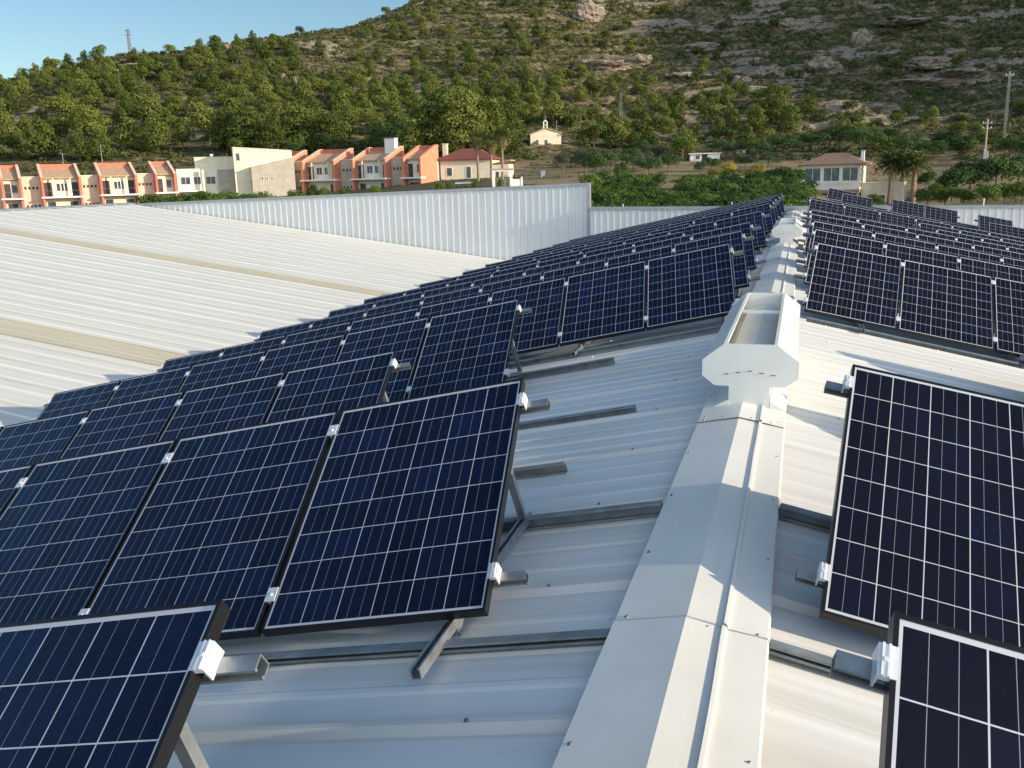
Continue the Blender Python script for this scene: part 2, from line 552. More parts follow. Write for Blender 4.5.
def hill_mat():
    m, nt, b = mat_new('scrubby_limestone_hillside')
    tc = N(nt, 'ShaderNodeTexCoord'); g = tc.outputs['Object']
    rk = N(nt, 'ShaderNodeAttribute', attribute_name='rock').outputs['Fac']
    n1 = noise_n(nt, 0.09, 6, g, 0.65)
    n2 = noise_n(nt, 0.5, 6, g, 0.7)
    n3 = noise_n(nt, 0.28, 6, g, 0.65, mapping=(0.45, 0.45, 2.6))
    soil = ramp(nt, n2, [(0.28, (0.115, 0.088, 0.052)), (0.5, (0.22, 0.165, 0.10)), (0.72, (0.37, 0.29, 0.20))])
    scrub = ramp(nt, n2, [(0.3, (0.030, 0.038, 0.012)), (0.7, (0.105, 0.105, 0.038))])
    c1 = mixc(nt, ramp(nt, math_n(nt, 'ADD', math_n(nt, 'MULTIPLY', n1, 0.5), math_n(nt, 'MULTIPLY', n2, 0.5)), [(0.46, 1.0), (0.60, 0.0)]), soil, scrub)
    rc = ramp(nt, noise_n(nt, 0.9, 6, g, 0.7, mapping=(1, 1, 2.2)), [(0.36, (0.10, 0.08, 0.06)), (0.48, (0.27, 0.22, 0.165)), (0.70, (0.46, 0.39, 0.31))])
    s = math_n(nt, 'ADD', math_n(nt, 'MULTIPLY', rk, 0.62), math_n(nt, 'MULTIPLY', n3, 0.55))
    rf = ramp(nt, s, [(0.715, 0.0), (0.745, 1.0)])
    c2 = mixc(nt, rf, c1, rc)
    nt.links.new(c2, b.inputs['Base Color'])
    b.inputs['Roughness'].default_value = 0.95
    b.inputs['Specular IOR Level'].default_value = 0.1
    bn = N(nt, 'ShaderNodeBump'); bn.inputs['Strength'].default_value = 0.9; bn.inputs['Distance'].default_value = 1.6
    hh = math_n(nt, 'ADD', n2, math_n(nt, 'MULTIPLY', n3, 1.0))
    nt.links.new(hh, bn.inputs['Height'])
    nt.links.new(bn.outputs[0], b.inputs['Normal'])
    return m


def ground_mat():
    m, nt, b = mat_new('dry_field_earth')
    tc = N(nt, 'ShaderNodeTexCoord'); g = tc.outputs['Object']
    n1 = noise_n(nt, 0.12, 5, g, 0.6)
    n2 = noise_n(nt, 1.2, 5, g, 0.65)
    br = N(nt, 'ShaderNodeAttribute', attribute_name='bare').outputs['Fac']
    gr = ramp(nt, n2, [(0.3, (0.05, 0.055, 0.022)), (0.7, (0.15, 0.13, 0.065))])
    so_ = ramp(nt, n1, [(0.36, (0.26, 0.14, 0.075)), (0.48, (0.28, 0.21, 0.13)), (0.58, (0.13, 0.12, 0.05))])
    so2 = mixc(nt, math_n(nt, 'MULTIPLY', n2, 0.5), so_, (0.24, 0.20, 0.11))
    c = mixc(nt, br, gr, so2)
    nt.links.new(c, b.inputs['Base Color'])
    b.inputs['Roughness'].default_value = 0.95
    b.inputs['Specular IOR Level'].default_value = 0.1
    bn = N(nt, 'ShaderNodeBump'); bn.inputs['Strength'].default_value = 0.5; bn.inputs['Distance'].default_value = 0.2
    nt.links.new(n2, bn.inputs['Height']); nt.links.new(bn.outputs[0], b.inputs['Normal'])
    return m


ir = int(np.where(rs >= 200)[0][0])
terrain('ground', rs[:ir + 1], ground_mat())
HILL = terrain('hill', rs[ir:], hill_mat())

# ------------------------------------------------------------------ roofs
S = math.radians(11.70)
TS = math.tan(S)
YA, YB = -7.0, 37.0
WV = 10.0


def roof_profile(y0, y1, big=1.0, minor=True):
    """(y, dz) points of the trapezoidal sheet, one main rib each metre and three flat minor ribs"""
    pts = []
    y = y0
    while y < y1 - 1e-6:
        pts += [(y, 0), (y + .034, .024 * big), (y + .060, .024 * big), (y + .094, 0)]
        for k in ((.26, .50, .75) if minor else (.5,)):
            hgt = .0055 if k != .50 else .009 * big
            pts += [(y + k, 0), (y + k + .018, hgt), (y + k + .052, hgt), (y + k + .07, 0)]
        y += 1.0
    pts.append((y1, 0))
    return pts


def roof_sheet(name, x0, x1, zf, y0, y1, mat, parent, big=1.0, nx=6, off=0.0, minor=True):
    pts = roof_profile(y0, y1, big, minor)
    xs = np.linspace(x0, x1, nx)
    vs = []; fs = []
    for x in xs:
        for (y, dz) in pts:
            vs.append((x, y, zf(x) + dz + off))
    n = len(pts)
    for i in range(nx - 1):
        for j in range(n - 1):
            a = i * n + j
            fs.append((a, a + 1, a + n + 1, a + n))
    me = bpy.data.meshes.new(name); me.from_pydata(vs, [], fs); me.materials.append(mat); me.update()
    if me.polygons[0].normal.z < 0: me.flip_normals()
    return link_mesh(name, me, parent)


wh = empty('warehouse', (0, 0, 0), 0, 'white metal gabled warehouse roof in the foreground carrying the solar panels', 'warehouse roof')
roof_sheet('roof_sheet', -0.10, -WV, lambda x: -abs(x) * TS, YA + .35, YB, M['roof'], wh)
roof_sheet('roof_sheet', 0.10, 13.0, lambda x: -abs(x) * TS, YA + .35, YB, M['roof'], wh)
w = MB()
for sx, xe in ((-1, -WV + .2), (1, 12.8)):
    w.box(min(xe, xe + sx * .15), max(xe, xe + sx * .15), YA + .3, YB, -6.3, -abs(xe) * TS - .08)
w.prism([(-9.8, -6.3), (12.8, -6.3), (12.8, -12.8 * TS - .1), (0, -.1), (-9.8, -9.8 * TS - .1)], 'y', YB - .3, YB - .1)
w.build('wall', M['clad'], wh)
# ridge cap, laid in overlapping lengths
ys = [YA, -5.6, -2.75, .05, 2.88, 5.68, 8.5, 11.3, 14.1, 16.9, 19.7, 22.5, 25.3, 28.1, 30.9, 33.7, YB - .02]
for i in range(len(ys) - 1):
    y0, y1 = ys[i], ys[i + 1] + .06
    o = .008 * (i % 2)
    prof = [(-.262, -.012 + o), (-.258, .004 + o), (-.005, .054 + o), (.118, .030 + o), (.121, .042 + o), (.134, .039 + o), (.136, .026 + o), (.268, .001 + o), (.274, -.014 + o)]
    nseg = max(2, int((y1 - y0) / .12)) if y0 < 12 else 4
    vs = []; fs = []
    for k in range(nseg + 1):
        y = y0 + (y1 - y0) * k / nseg
        for j, (x, z) in enumerate(prof):
            dn = float(pnoise(np.array(x * 4 + 3 + i * 7), np.array(y * 1.7)))
            ww = 0.006 if j in (3, 4, 5, 6) else 0.0035
            vs.append((x + (dn * .008 if j in (4, 5) else 0), y, z + dn * ww))
    n = len(prof)
    for k in range(nseg):
        for j in range(n - 1):
            a = k * n + j; fs.append((a, a + 1, a + n + 1, a + n))
    me = bpy.data.meshes.new('ridge_cap'); me.from_pydata(vs, [], fs); me.materials.append(M['cap']); me.update()
    if me.polygons[2].normal.z < 0: me.flip_normals()
    capo = link_mesh('ridge_cap', me, wh)
    if 1 < y1 < 12:
        sb = MB(); rj = random.Random(i); pp = [(x, y1 + rj.uniform(-.006, .006), z + .001) for x, z in prof]
        for k_ in range(len(pp) - 1): sb.tube(pp[k_], pp[k_ + 1], rj.uniform(.0012, .0035), rj.uniform(.0012, .0035), 5)
        sb.build('sealant_bead', M['coping'], capo)
    if y0 < 9 and y1 > 1:
        spots = []
        if ys[i] > .5: spots += [(x, ys[i] + .035) for x in (-.22, -.10, .07, .19)] + [(-.22, ys[i] + .10), (.235, ys[i] + .09)]
        yy = ys[i] + .7
        while yy < ys[i + 1] - .3:
            spots += [(-.235, yy), (.245, yy + .05)]; yy += .72
        for q, (x, y) in enumerate(spots):
            z = .054 + o - abs(x) * .198 - (.004 if x > .13 else 0)
            s_ = MB()
            s_.tube((x, y, z - .001), (x, y, z + .002), .0085, .0085, 10)
            s_.tube((x, y, z + .002), (x, y, z + .008), .005, .0045, 6)
            s_.build('screw', M['rust'] if q % 5 == 3 else M['screw'], capo)
# rows of small roof screws on the ribs
mb = MB()
for sx in (-1, 1):
    for xr in (.62, 1.75, 3.4, 5.1, 6.8):
        for yr in range(1, 20):
            z_ = -xr * TS + .024
            mb.tube((sx * xr, yr - .654 + .046, z_ - .001), (sx * xr, yr - .654 + .046, z_ + .008), .009, .007, 6)
scr = mb.build('fixing_screw', M['screw'], wh); scr['kind'] = 'stuff'
# eave gutter in the valley between the two roofs
g_ = MB(); g_.box(-WV - .3, -WV, YA, YB, -WV * TS - .22, -WV * TS - .16)
g_.build('valley_gutter', M['galv'], wh)

# neighbouring roof
NS = math.tan(math.radians(8.0)); ZV = -WV * TS - .02
nb = empty('neighbouring_warehouse', (-WV - .25, 0, ZV), 0, 'large cream ribbed metal roof beyond the valley, with two beige strips', 'warehouse roof')
RX = 20.3
NY0, NY1 = YA, 37.4
strips = [(14.75, 15.65), (25.12, 25.84), (4.4, 5.4)]
def nz(x):
    return abs(x) * NS if abs(x) < RX else (2 * RX - abs(x)) * NS
roof_sheet('roof_sheet', 0, -RX, nz, NY0, NY1, M['roof_far'], nb, 1.0, 5, 0.0, False)
roof_sheet('roof_sheet', -RX, -2 * RX, nz, NY0, NY1, M['roof_far'], nb, 1.0, 4, 0.0, False)
for (a, b) in strips:
    st = MB()
    ang = math.atan(NS)
    st.add([(-.05, a, nz(0) + .029), (-.05, b, nz(0) + .029), (-RX + .1, b, nz(RX - .1) + .029), (-RX + .1, a, nz(RX - .1) + .029)], [(0, 1, 2, 3)])
    for yy in (a, b):
        st.prism([(0, nz(0) + .01), (0, nz(0) + .05), (-RX + .1, nz(RX - .1) + .05), (-RX + .1, nz(RX - .1) + .01)], 'y', yy - .02, yy + .02)
    for k in range(1, 5):
        yy = a + (b - a) * k / 5
        st.prism([(0, nz(0) + .02), (0, nz(0) + .034), (-RX + .1, nz(RX - .1) + .034), (-RX + .1, nz(RX - .1) + .02)], 'y', yy - .012, yy + .012)
    st.build('skylight_strip', M['sky_strip'], nb)
rc_ = MB(); rc_.prism([(-RX - .25, nz(RX) - .0), (-RX - .25, nz(RX) + .03), (-RX, nz(RX) + .075), (-RX + .25, nz(RX) + .03), (-RX + .25, nz(RX) - .0)], 'y', NY0, NY1)
rc_.build('ridge_cap', M['coping'], nb)
wl = MB(); wl.prism([(-.1, -3.6), (-.1, -.1), (-RX, nz(RX) - .1), (-2 * RX, -.1), (-2 * RX, -3.6)], 'y', NY1 - .4, NY1 - .2)
wl.build('wall', M['clad'], nb)


def corrugated(mb, p0, p1, z0a, z0b, z1a, z1b, pitch=.35, dep=.045, mi=0):
    p0 = Vector(p0); p1 = Vector(p1); L = (p1 - p0).length; d = (p1 - p0) / L; nrm = Vector((d.y, -d.x))
    pts = []
    t = 0
    while t < L:
        for a, o in ((0, 0), (.215, 0), (.235, dep), (.32, dep), (.335, 0)):
            if t + a * pitch / .35 < L: pts.append((t + a * pitch / .35, o))
        t += pitch
    pts.append((L, 0))
    vs = []
    for tt, o in pts:
        q = p0 + d * tt + nrm * o; k = tt / L
        vs.append((q.x, q.y, z0a + (z0b - z0a) * k)); vs.append((q.x, q.y, z1a + (z1b - z1a) * k))
    mb.add(vs, [(2 * i, 2 * i + 2, 2 * i + 3, 2 * i + 1) for i in range(len(pts) - 1)], mi)


# tall corrugated firewall and low parapet at the far end
tw = empty('corrugated_wall', (-8.1, 37.5, 0), 0, 'tall pale corrugated metal wall standing behind the cream roof', 'wall')
mb = MB(); corrugated(mb, (-24.5, 0.0), (0, 0), -4, -4, .62, 1.16, .30, .05)
mb.build('cladding_sheet', M['clad'], tw)
mb = MB(); mb.add([(-24.5, -.08, .62), (0.02, -.08, 1.16), (0.02, -.08, 1.265), (-24.5, -.08, .725), (-24.5, .2, .62), (0.02, .2, 1.16), (0.02, .2, 1.265), (-24.5, .2, .725)],
                  [(0, 1, 2, 3), (3, 2, 6, 7), (4, 7, 6, 5), (1, 5, 6, 2), (0, 3, 7, 4), (0, 4, 5, 1)])
mb.build('coping', M['coping'], tw)
mb = MB(); mb.box(-.02, .10, -.09, .2, -3.5, 1.268); mb.build('corner_flashing', M['coping'], tw)
pa = empty('parapet', (0, 37.25, 0), 0, 'low white corrugated parapet closing the far end of the panel roof', 'parapet')
mb = MB(); corrugated(mb, (-7.95, 0), (14, 0), -3.2, -3.2, .19, -.03, .26, .045)
mb.build('cladding_sheet', M['clad'], pa)
mb = MB(); mb.add([(-7.95, -.07, .19), (14, -.07, -.03), (14, -.07, .08), (-7.95, -.07, .30), (-7.95, .2, .19), (14, .2, -.03), (14, .2, .08), (-7.95, .2, .30)],
                  [(0, 1, 2, 3), (3, 2, 6, 7), (4, 7, 6, 5), (1, 5, 6, 2), (0, 3, 7, 4), (0, 4, 5, 1)])
mb.build('coping', M['coping'], pa)
for x in (-6.6, -2.3, 6.6):
    mb = MB(); mb.tube((x, .05, .1), (x, .05, .40), .02); mb.build('bolt_post', M['clamp'], pa)


# ------------------------------------------------------------------ ridge ventilators
def ventilator(y, L, label):
    v = empty('roof_ventilator', (.035, y, 0), 0, label, 'roof ventilator', 'ventilators astride the ridge')
    th = .012
    side = [(.130, .02), (.130, .175), (.222, .177), (.300, .238), (.300, .335), (.165, .440)]
    for sx in (-1, 1):
        b = MB()
        P = [(sx * x, z) for x, z in side]
        Q = [(sx * q[0], q[1]) for q in [(.118, .02), (.118, .187), (.218, .189), (.288, .244), (.288, .329), (.157, .431)]][::-1]
        b.prism(P + Q, 'y', .01, L - .01)
        # folded lip along the open top
        b.box(min(sx * .150, sx * .172), max(sx * .150, sx * .172), .012, L - .012, .437, .452)
        b.build('side_panel', M['vent'], v)
    b = MB(); b.prism([(-.152, .305), (0, .352), (.152, .305), (.152, .297), (0, .343), (-.152, .297)], 'y', .02, L - .02)
    b.build('inner_deflector', M['cap'], v)
    b = MB(); b.box(-.150, .150, L * .62, L * .62 + .02, .41, .435); b.build('cross_bar', M['clamp'], v)
    octo = [(.132, .02), (.132, .168), (.226, .170), (.308, .234), (.308, .342), (.168, .452), (-.168, .452), (-.308, .342), (-.308, .234), (-.226, .170), (-.132, .168), (-.132, .02)]
    b = MB(); b.prism(octo, 'y', -.006, .008)
    fr = b.build('end_plate', M['vent'], v)
    for k in range(5):
        x = -.15 + k * .075
        s_ = MB(); s_.box(x - .014, x + .014, -.0095, -.006, .272 - abs(k - 2) * .012, .276 - abs(k - 2) * .012); s_.build('slot', M['rubber'], fr)
    b = MB(); b.prism(octo, 'y', L - .008, L + .006)
    b.build('end_plate', M['vent'], v)
    b = MB(); b.prism([(-.25, .001), (-.25, .012), (-.145, .07), (-.134, .07), (-.134, .02)], 'y', -.012, L + .012)
    b.prism([(.24, .001), (.24, .012), (.145, .07), (.134, .07), (.134, .02)], 'y', -.012, L + .012)
    b.build('base_flashing', M['cap'], v)
    return v


ventilator(6.08, 2.7, 'long pale metal ridge ventilator with octagonal end plate nearest the camera')
ventilator(20.3, 2.7, 'smaller looking ridge ventilator with octagonal end plate far along the ridge')

# ------------------------------------------------------------------ solar panels
PW, PH, GAP = .99, 1.32, .02
TILT = {'L': math.radians(30.33), 'R': math.radians(30.8)}
DEL = {'L': math.radians(2.0), 'R': math.radians(-.8)}


def basis(side):
    sg = -1 if side == 'L' else 1
    u = np.array([sg * math.cos(S), 0, -math.sin(S)]); n = np.array([sg * math.sin(S), 0, math.cos(S)])
    de = DEL[side] * (1 if side == 'L' else 1)
    yv = np.array([0, 1., 0])
    u2 = math.cos(de) * u - math.sin(de) * yv
    y2 = math.cos(de) * yv + math.sin(de) * u
    t = TILT[side]
    v = math.cos(t) * y2 + math.sin(t) * n
    return u2, v, n, y2


# panel prototype meshes
fw, fd = .011, .040
mb = MB()
for (x0, x1, y0, y1) in ((0, PW, 0, fw), (0, PW, PH - fw, PH), (0, fw, fw, PH - fw), (PW - fw, PW, fw, PH - fw)):
    mb.box(x0, x1, y0, y1, -fd, 0)
ME_FRAME = mb.mesh('frame', M['frame'])
mb = MB(); mb.box(fw, PW - fw, fw, PH - fw, -.009, -.004)
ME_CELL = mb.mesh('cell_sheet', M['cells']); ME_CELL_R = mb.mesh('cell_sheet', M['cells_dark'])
mb = MB(); mb.box(PW / 2 - .06, PW / 2 + .06, PH - .17, PH - .08, -.03, -.0095)
ME_JB = mb.mesh('junction_box', M['rubber'])
# clamps (local: x across the gap, y along the frame, z normal)
mb = MB()
mb.box(-.004, .022, -.036, .036, -.012, .003); mb.box(.004, .009, -.036, .036, .003, .008); mb.box(.016, .021, -.036, .036, .003, .008); mb.box(.022, .027, -.036, .036, -.044, .0025); mb.box(-.011, -.003, -.036, .036, .0005, .003)
mb.tube((.0125, 0, .003), (.0125, 0, .010), .0055, .0055, 8)
ME_ENDC = mb.mesh('end_clamp', M['clamp'])
mb = MB()
mb.box(-.024, .024, -.035, .035, .0005, .005); mb.box(-.008, .008, -.035, .035, -.03, .0006); mb.tube((0, 0, .005), (0, 0, .011), .007, .007, 8)
ME_MIDC = mb.mesh('mid_clamp', M['clamp'])

ORD = ['first', 'second', 'third', 'fourth', 'fifth', 'sixth', 'seventh', 'eighth', 'ninth', 'tenth', 'eleventh', 'twelfth', 'thirteenth', 'fourteenth', 'fifteenth', 'sixteenth', 'seventeenth', 'eighteenth']
panel_proto = None


def place_panel(side, org, u, v, label):
    global panel_proto
    X = -u if side == 'L' else u
    o = org - v * PH + (u * PW if side == 'L' else 0)
    Z = np.cross(X, v)
    Mx = Matrix(((X[0], v[0], Z[0], o[0]), (X[1], v[1], Z[1], o[1]), (X[2], v[2], Z[2], o[2]), (0, 0, 0, 1)))
    if panel_proto is None:
        p = empty('solar_panel', mat=Mx)
        link_mesh('frame', ME_FRAME, p); link_mesh('cell_sheet', ME_CELL, p); link_mesh('junction_box', ME_JB, p)
        panel_proto = p
    else:
        p = copy_tree(panel_proto)
    p.matrix_world = Mx
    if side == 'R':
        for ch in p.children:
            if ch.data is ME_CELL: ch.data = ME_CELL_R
    p['label'] = label
    p['category'] = 'solar panel'
    p['group'] = 'solar panels on the left slope' if side == 'L' else 'solar panels on the right slope'
    return p


FRS = {'L': (.115, .865), 'R': (.09, .87)}


def rack(side, org, u, v, n, y2, count, label, proud=.16, hb=.13, posts=1.62, roof_rails=(None, None), lift=0.0, start=0):
    """aluminium rails, sloped supports and roof channels of one row"""
    up = np.cross(u, v); up = up if up[2] > 0 else -up
    R0 = empty('mounting_rack', tuple(org), 0, label, 'mounting rack', 'galvanised racks under the panel rows')
    Ltot = count * (PW + GAP) - GAP
    loc = lambda p: Vector(tuple(p - org))
    dn = -v
    for fr in FRS[side]:
        base = org - v * PH * fr - up * (fd + .0215)
        mb = MB(); mb.channel(loc(base - u * proud), loc(base + u * (Ltot + .12)), tuple(-v), .041, .041)
        mb.build('rail', M['galv'], R0)
    XA = -u if side == 'L' else u
    for k in range(count + 1):
        for fr in FRS[side]:
            if k == 0 or k == count:
                x = -0.0 if k == 0 else Ltot
                p = org + u * x - v * PH * fr
                d = -1 if k == 0 else 1
                dirx = u * d
                c = link_mesh('end_clamp', ME_ENDC, R0)
                Zv = up; Yv = np.cross(Zv, dirx)
            else:
                p = org + u * (k * (PW + GAP) - GAP / 2) - v * PH * fr
                c = link_mesh('mid_clamp', ME_MIDC, R0)
                dirx = u; Zv = up; Yv = np.cross(Zv, dirx)
            q = p - org
            c.matrix_local = Matrix(((dirx[0], Yv[0], Zv[0], q[0]), (dirx[1], Yv[1], Zv[1], q[1]), (dirx[2], Yv[2], Zv[2], q[2]), (0, 0, 0, 1)))
    # sloped supports
    cy = math.cos(TILT[side]); sn = math.sin(TILT[side])
    x = .16 if side == 'L' else .62
    first = True
    while x < Ltot:
        b0 = org + u * x - v * PH - up * (fd + .045)          # lower end of tilted beam
        t0 = b0 + v * PH
        hgt0 = float((b0) @ n) ; 
        fb = b0 - y2 * .40 - n * (float(b0 @ n) - .062)
        rb = b0 + y2 * (PH * cy + .06) - n * (float(b0 @ n) - .062)
        mb = MB(); mb.channel(loc(fb), loc(rb), tuple(n), .041, .041); mb.build('base_beam', M['galv'], R0)
        mb = MB(); mb.channel(loc(b0 - up * .022 - v * .02), loc(t0 - up * .022 - v * .12), tuple(-up), .036, .036); mb.build('tilted_beam', M['galv'], R0)
        tt = t0 - v * .18 - up * .02
        mb = MB(); mb.channel(loc(rb - y2 * .10 + n * .02), loc(tt), tuple(u), .036, .036)
        mb.build('strut', M['galv'], R0)
        mb = MB(); mb.channel(loc(fb + y2 * .38 + n * .02), loc(b0 + v * .10 - up * .02), tuple(u), .03, .03)
        mb.build('foot_bracket', M['galv'], R0)
        x += posts
    for q, rrail in enumerate(roof_rails):
        if rrail is None: continue
        ya, xin, xout = rrail
        rw = .030 if (q == 0 and ya < 4) else .062
        sg = -1 if side == 'L' else 1
        z = lambda x: -abs(x) * TS + .036
        mb = MB()
        p0 = Vector((sg * xin, ya, z(xin))) - Vector(org.tolist()); p1 = Vector((sg * xout, ya, z(xout))) - Vector(org.tolist())
        mb.channel(p0 + Vector((0, 0, .004)), p1 + Vector((0, 0, .004)), (0, -1, 0), rw, .05)
        mb.build('roof_channel', M['galv_dull'], R0)
        mb = MB()
        off = Vector((0, .030, -.012))
        s2 = MB(); s2.box(0, 1, 0, 1, 0, 1)
        mb.tube(p0 + off, p1 + off, .008, .008, 5); mb.build('sealing_strip', M['rubber'], R0)
    return R0


# rows: side, y of the top edge, inner offset along the slope, height of the lower edge, panel count, roof channels
rows = [
    ('L', 1.66, .955, .12, 5), ('L', 4.137, .957, .119, 6), ('L', 6.536, 2.775, .121, 5), ('L', 8.952, 2.473, .150, 6), ('L', 11.17, .487, .153, 8),
    ('L', 13.68, .487, .153, 8), ('L', 16.12, .50, .153, 8), ('L', 18.42, 1.9, .15, 7), ('L', 20.62, .50, .153, 8), ('L', 23.05, 2.3, .15, 6), ('L', 25.5, .50, .15, 8),
    ('L', 28.1, .50, .15, 8), ('L', 30.5, .50, .15, 8), ('L', 33.0, .45, .15, 8), ('L', 35.4, .42, .15, 8),
    ('R', 1.83, .542, .125, 3), ('R', 4.267, .577, .128, 4), ('R', 6.40, 1.78, .125, 4), ('R', 9.00, 2.40, .12, 3), ('R', 11.845, .530, .111, 6), ('R', 14.366, .526, .127, 6),
    ('R', 16.731, .532, .127, 7), ('R', 19.314, .511, .126, 7), ('R', 21.468, .526, .129, 7), ('R', 23.9, 3.4, .13, 5), ('R', 26.5, 3.3, .13, 6), ('R', 29.343, .564, .139, 9), ('R', 31.9, .60, .13, 10), ('R', 34.4, 1.2, .13, 10),
]
cnt = {'L': 0, 'R': 0}
for (side, ytop, off, hb, count) in rows:
    u, v, n, y2 = basis(side)
    sg = -1 if side == 'L' else 1
    h = hb + PH * math.sin(TILT[side])
    # inner top corner: slope distance off, height h over the slope
    xs = sg * off * math.cos(S); zs = -abs(off) * math.sin(S)
    fit = {('L', 1.66): (-.94, 1.68, .61), ('L', 4.137): (-.9397, 4.1374, .6079), ('L', 6.536): (-2.717, 6.5356, .2413), ('L', 8.952): (-2.4215, 8.9523, .3376), ('L', 11.17): (-.4759, 11.1587, .7385),
           ('R', 1.83): (.53, 1.83, .69), ('R', 4.267): (.5646, 4.2667, .7045), ('R', 11.845): (.5187, 11.8447, .6964), ('R', 14.366): (.5148, 14.3657, .713), ('R', 16.731): (.521, 16.7313, .7116),
           ('R', 19.314): (.5001, 19.3138, .7157), ('R', 21.468): (.515, 21.4682, .7155), ('R', 29.343): (.5522, 29.3428, .7176)}.get((side, ytop))
    base = np.array([xs, ytop, zs]) + n * h - np.array([n[0] * h, 0, 0]) * 0
    if fit is not None: org = np.array(fit)
    else:
        xin = -sg * 0 + sg * off
        org = np.array([xin, ytop, 0.0]); org[2] = (h - org[0] * n[0]) / n[2]
    k = cnt[side]; cnt[side] += 1
    word = ORD[k]
    sname = 'left' if side == 'L' else 'right'
    for i in range(count):
        o = org + u * (i * (PW + GAP)) + rng.normal(size=3) * .0012
        place_panel(side, o, u, v, '%s solar panel, %s from the ridge, %s row up, %s slope' % ('navy blue' if side == 'L' else 'charcoal', ORD[i], word, sname))
    bot = org - v * PH
    rr = []
    if k == 0: rr = [None, None]
    yb = float(bot[1])
    Ls = abs(org[0]) + count * (PW + GAP) + .35
    inn = .26 if (ytop < 5) else (.8 if side == 'L' and ytop < 8 else abs(org[0]) - .1)
    if side == 'L' and ytop == 4.137: rr = [(2.88, .262, Ls), (4.18, .262, Ls)]
    elif side == 'L' and ytop == 6.536: rr = [(5.13, .98, Ls), (6.44, .78, Ls)]
    elif side == 'L' and ytop == 8.952: rr = [(7.62, 2.9, Ls), (8.84, 1.41, Ls + 1.0)]
    elif side == 'R' and ytop == 4.267: rr = [(2.95, .275, Ls), (4.28, .275, Ls)]
    elif ytop < 2: rr = [None, None]
    else: rr = [(yb - .28, max(inn, .3), Ls + (1.0 if k % 3 == 1 else 0)), (ytop - .05, max(inn, .3), Ls)]
    rack(side, org, u, v, n, y2, count, 'galvanised rack under the %s row of panels up the %s slope' % (word, sname), roof_rails=rr,
         proud=(.13 if side == 'L' else .095) if ytop < 12 else .15)

# raised panels near the far end on the right
for (px, py, Y, cntp, lab) in ((828.7, 187.7, 35.2, 1, 'raised solar panel farthest back, below the villa porch'),
                               (842.8, 193.0, 33.6, 1, 'raised solar panel just in front of the farthest raised one'),
                               (892.6, 199.0, 32.6, 2, None), (978.5, 214.5, 32.0, 1, 'raised solar panel alone against the white parapet at far right'),
                               (989.0, 222.0, 30.6, 2, None)):
    u, v, n, y2 = basis('R')
    r_ = ray(px, py); org = CAM + r_ * (Y / r_[1])
    gname = {892.6: 'below the date palms', 989.0: 'at the far right edge'}.get(px)
    for i in range(cntp):
        place_panel('R', org + u * (i * (PW + GAP)), u, v, lab or ('raised solar panel, %s of a pair %s' % (('left', 'right')[i], gname)))
    # posts
    R0 = empty('mounting_rack', tuple(org), 0, 'tall galvanised stand under the raised panel%s' % ((' pair ' + gname) if gname else (' ' + lab.split('panel ')[1])), 'mounting rack', 'galvanised stands of the raised panels')
    up = np.cross(u, v); up = up if up[2] > 0 else -up
    Lr = cntp * (PW + GAP) - GAP
    for fr in (.2, .8):
        b0 = -v * PH * fr - up * (fd + .022)
        mb = MB(); mb.channel(tuple(b0 - u * .1), tuple(b0 + u * (Lr + .1)), tuple(-v)); mb.build('rail', M['galv'], R0)
        for x in (.15, Lr - .15):
            p = b0 + u * x - up * .02
            zg = -abs((org + p)[0]) * TS - org[2]
            mb = MB(); mb.channel(tuple(p), (p[0], p[1], zg + .03), (0, -1, 0)); mb.build('post', M['galv'], R0)

# loose channels and brackets on the roof
def loose_channel(side, x0, x1, y, lab):
    sg = -1 if side == 'L' else 1
    o = empty('roof_channel', (sg * x0, y, -x0 * TS), 0, lab, 'metal channel', 'short channels fixed across the roof')
    mb = MB(); mb.channel((0, 0, .04), (sg * (x1 - x0), 0, -(x1 - x0) * TS + .04), (0, -1, 0), .036, .05)
    mb.build('channel', M['galv_dull'], o)
    mb = MB(); mb.box(sg * .10 - .03, sg * .10 + .03, -.03, .03, -.02, .016); mb.build('foot', M['rubber'], o)


loose_channel('L', 8.5, 9.6, 12.05, 'grey channel end poking out beyond the left end of the panel rows')

# ------------------------------------------------------------------ vegetation
def leaf_mat(name, dark, mid, light, transl=0.25):
    m, nt, b = mat_new(name)
    tc = N(nt, 'ShaderNodeTexCoord'); oi = N(nt, 'ShaderNodeObjectInfo')
    n1 = noise_n(nt, 0.8, 3, tc.outputs['Object'])
    t = math_n(nt, 'ADD', math_n(nt, 'MULTIPLY', n1, 0.7), math_n(nt, 'MULTIPLY', oi.outputs['Random'], 0.35))
    c = ramp(nt, t, [(0.28, dark), (0.52, mid), (0.8, light)])
    nt.links.new(c, b.inputs['Base Color'])
    b.inputs['Roughness'].default_value = 0.65
    b.inputs['Specular IOR Level'].default_value = 0.25
    tr = N(nt, 'ShaderNodeBsdfTranslucent'); nt.links.new(c, tr.inputs[0])
    ms = N(nt, 'ShaderNodeMixShader'); ms.inputs[0].default_value = transl
    nt.links.new(b.outputs[0], ms.inputs[1]); nt.links.new(tr.outputs[0], ms.inputs[2])
    nt.links.new(ms.outputs[0], nt.nodes['Material Output'].inputs[0])
    return m


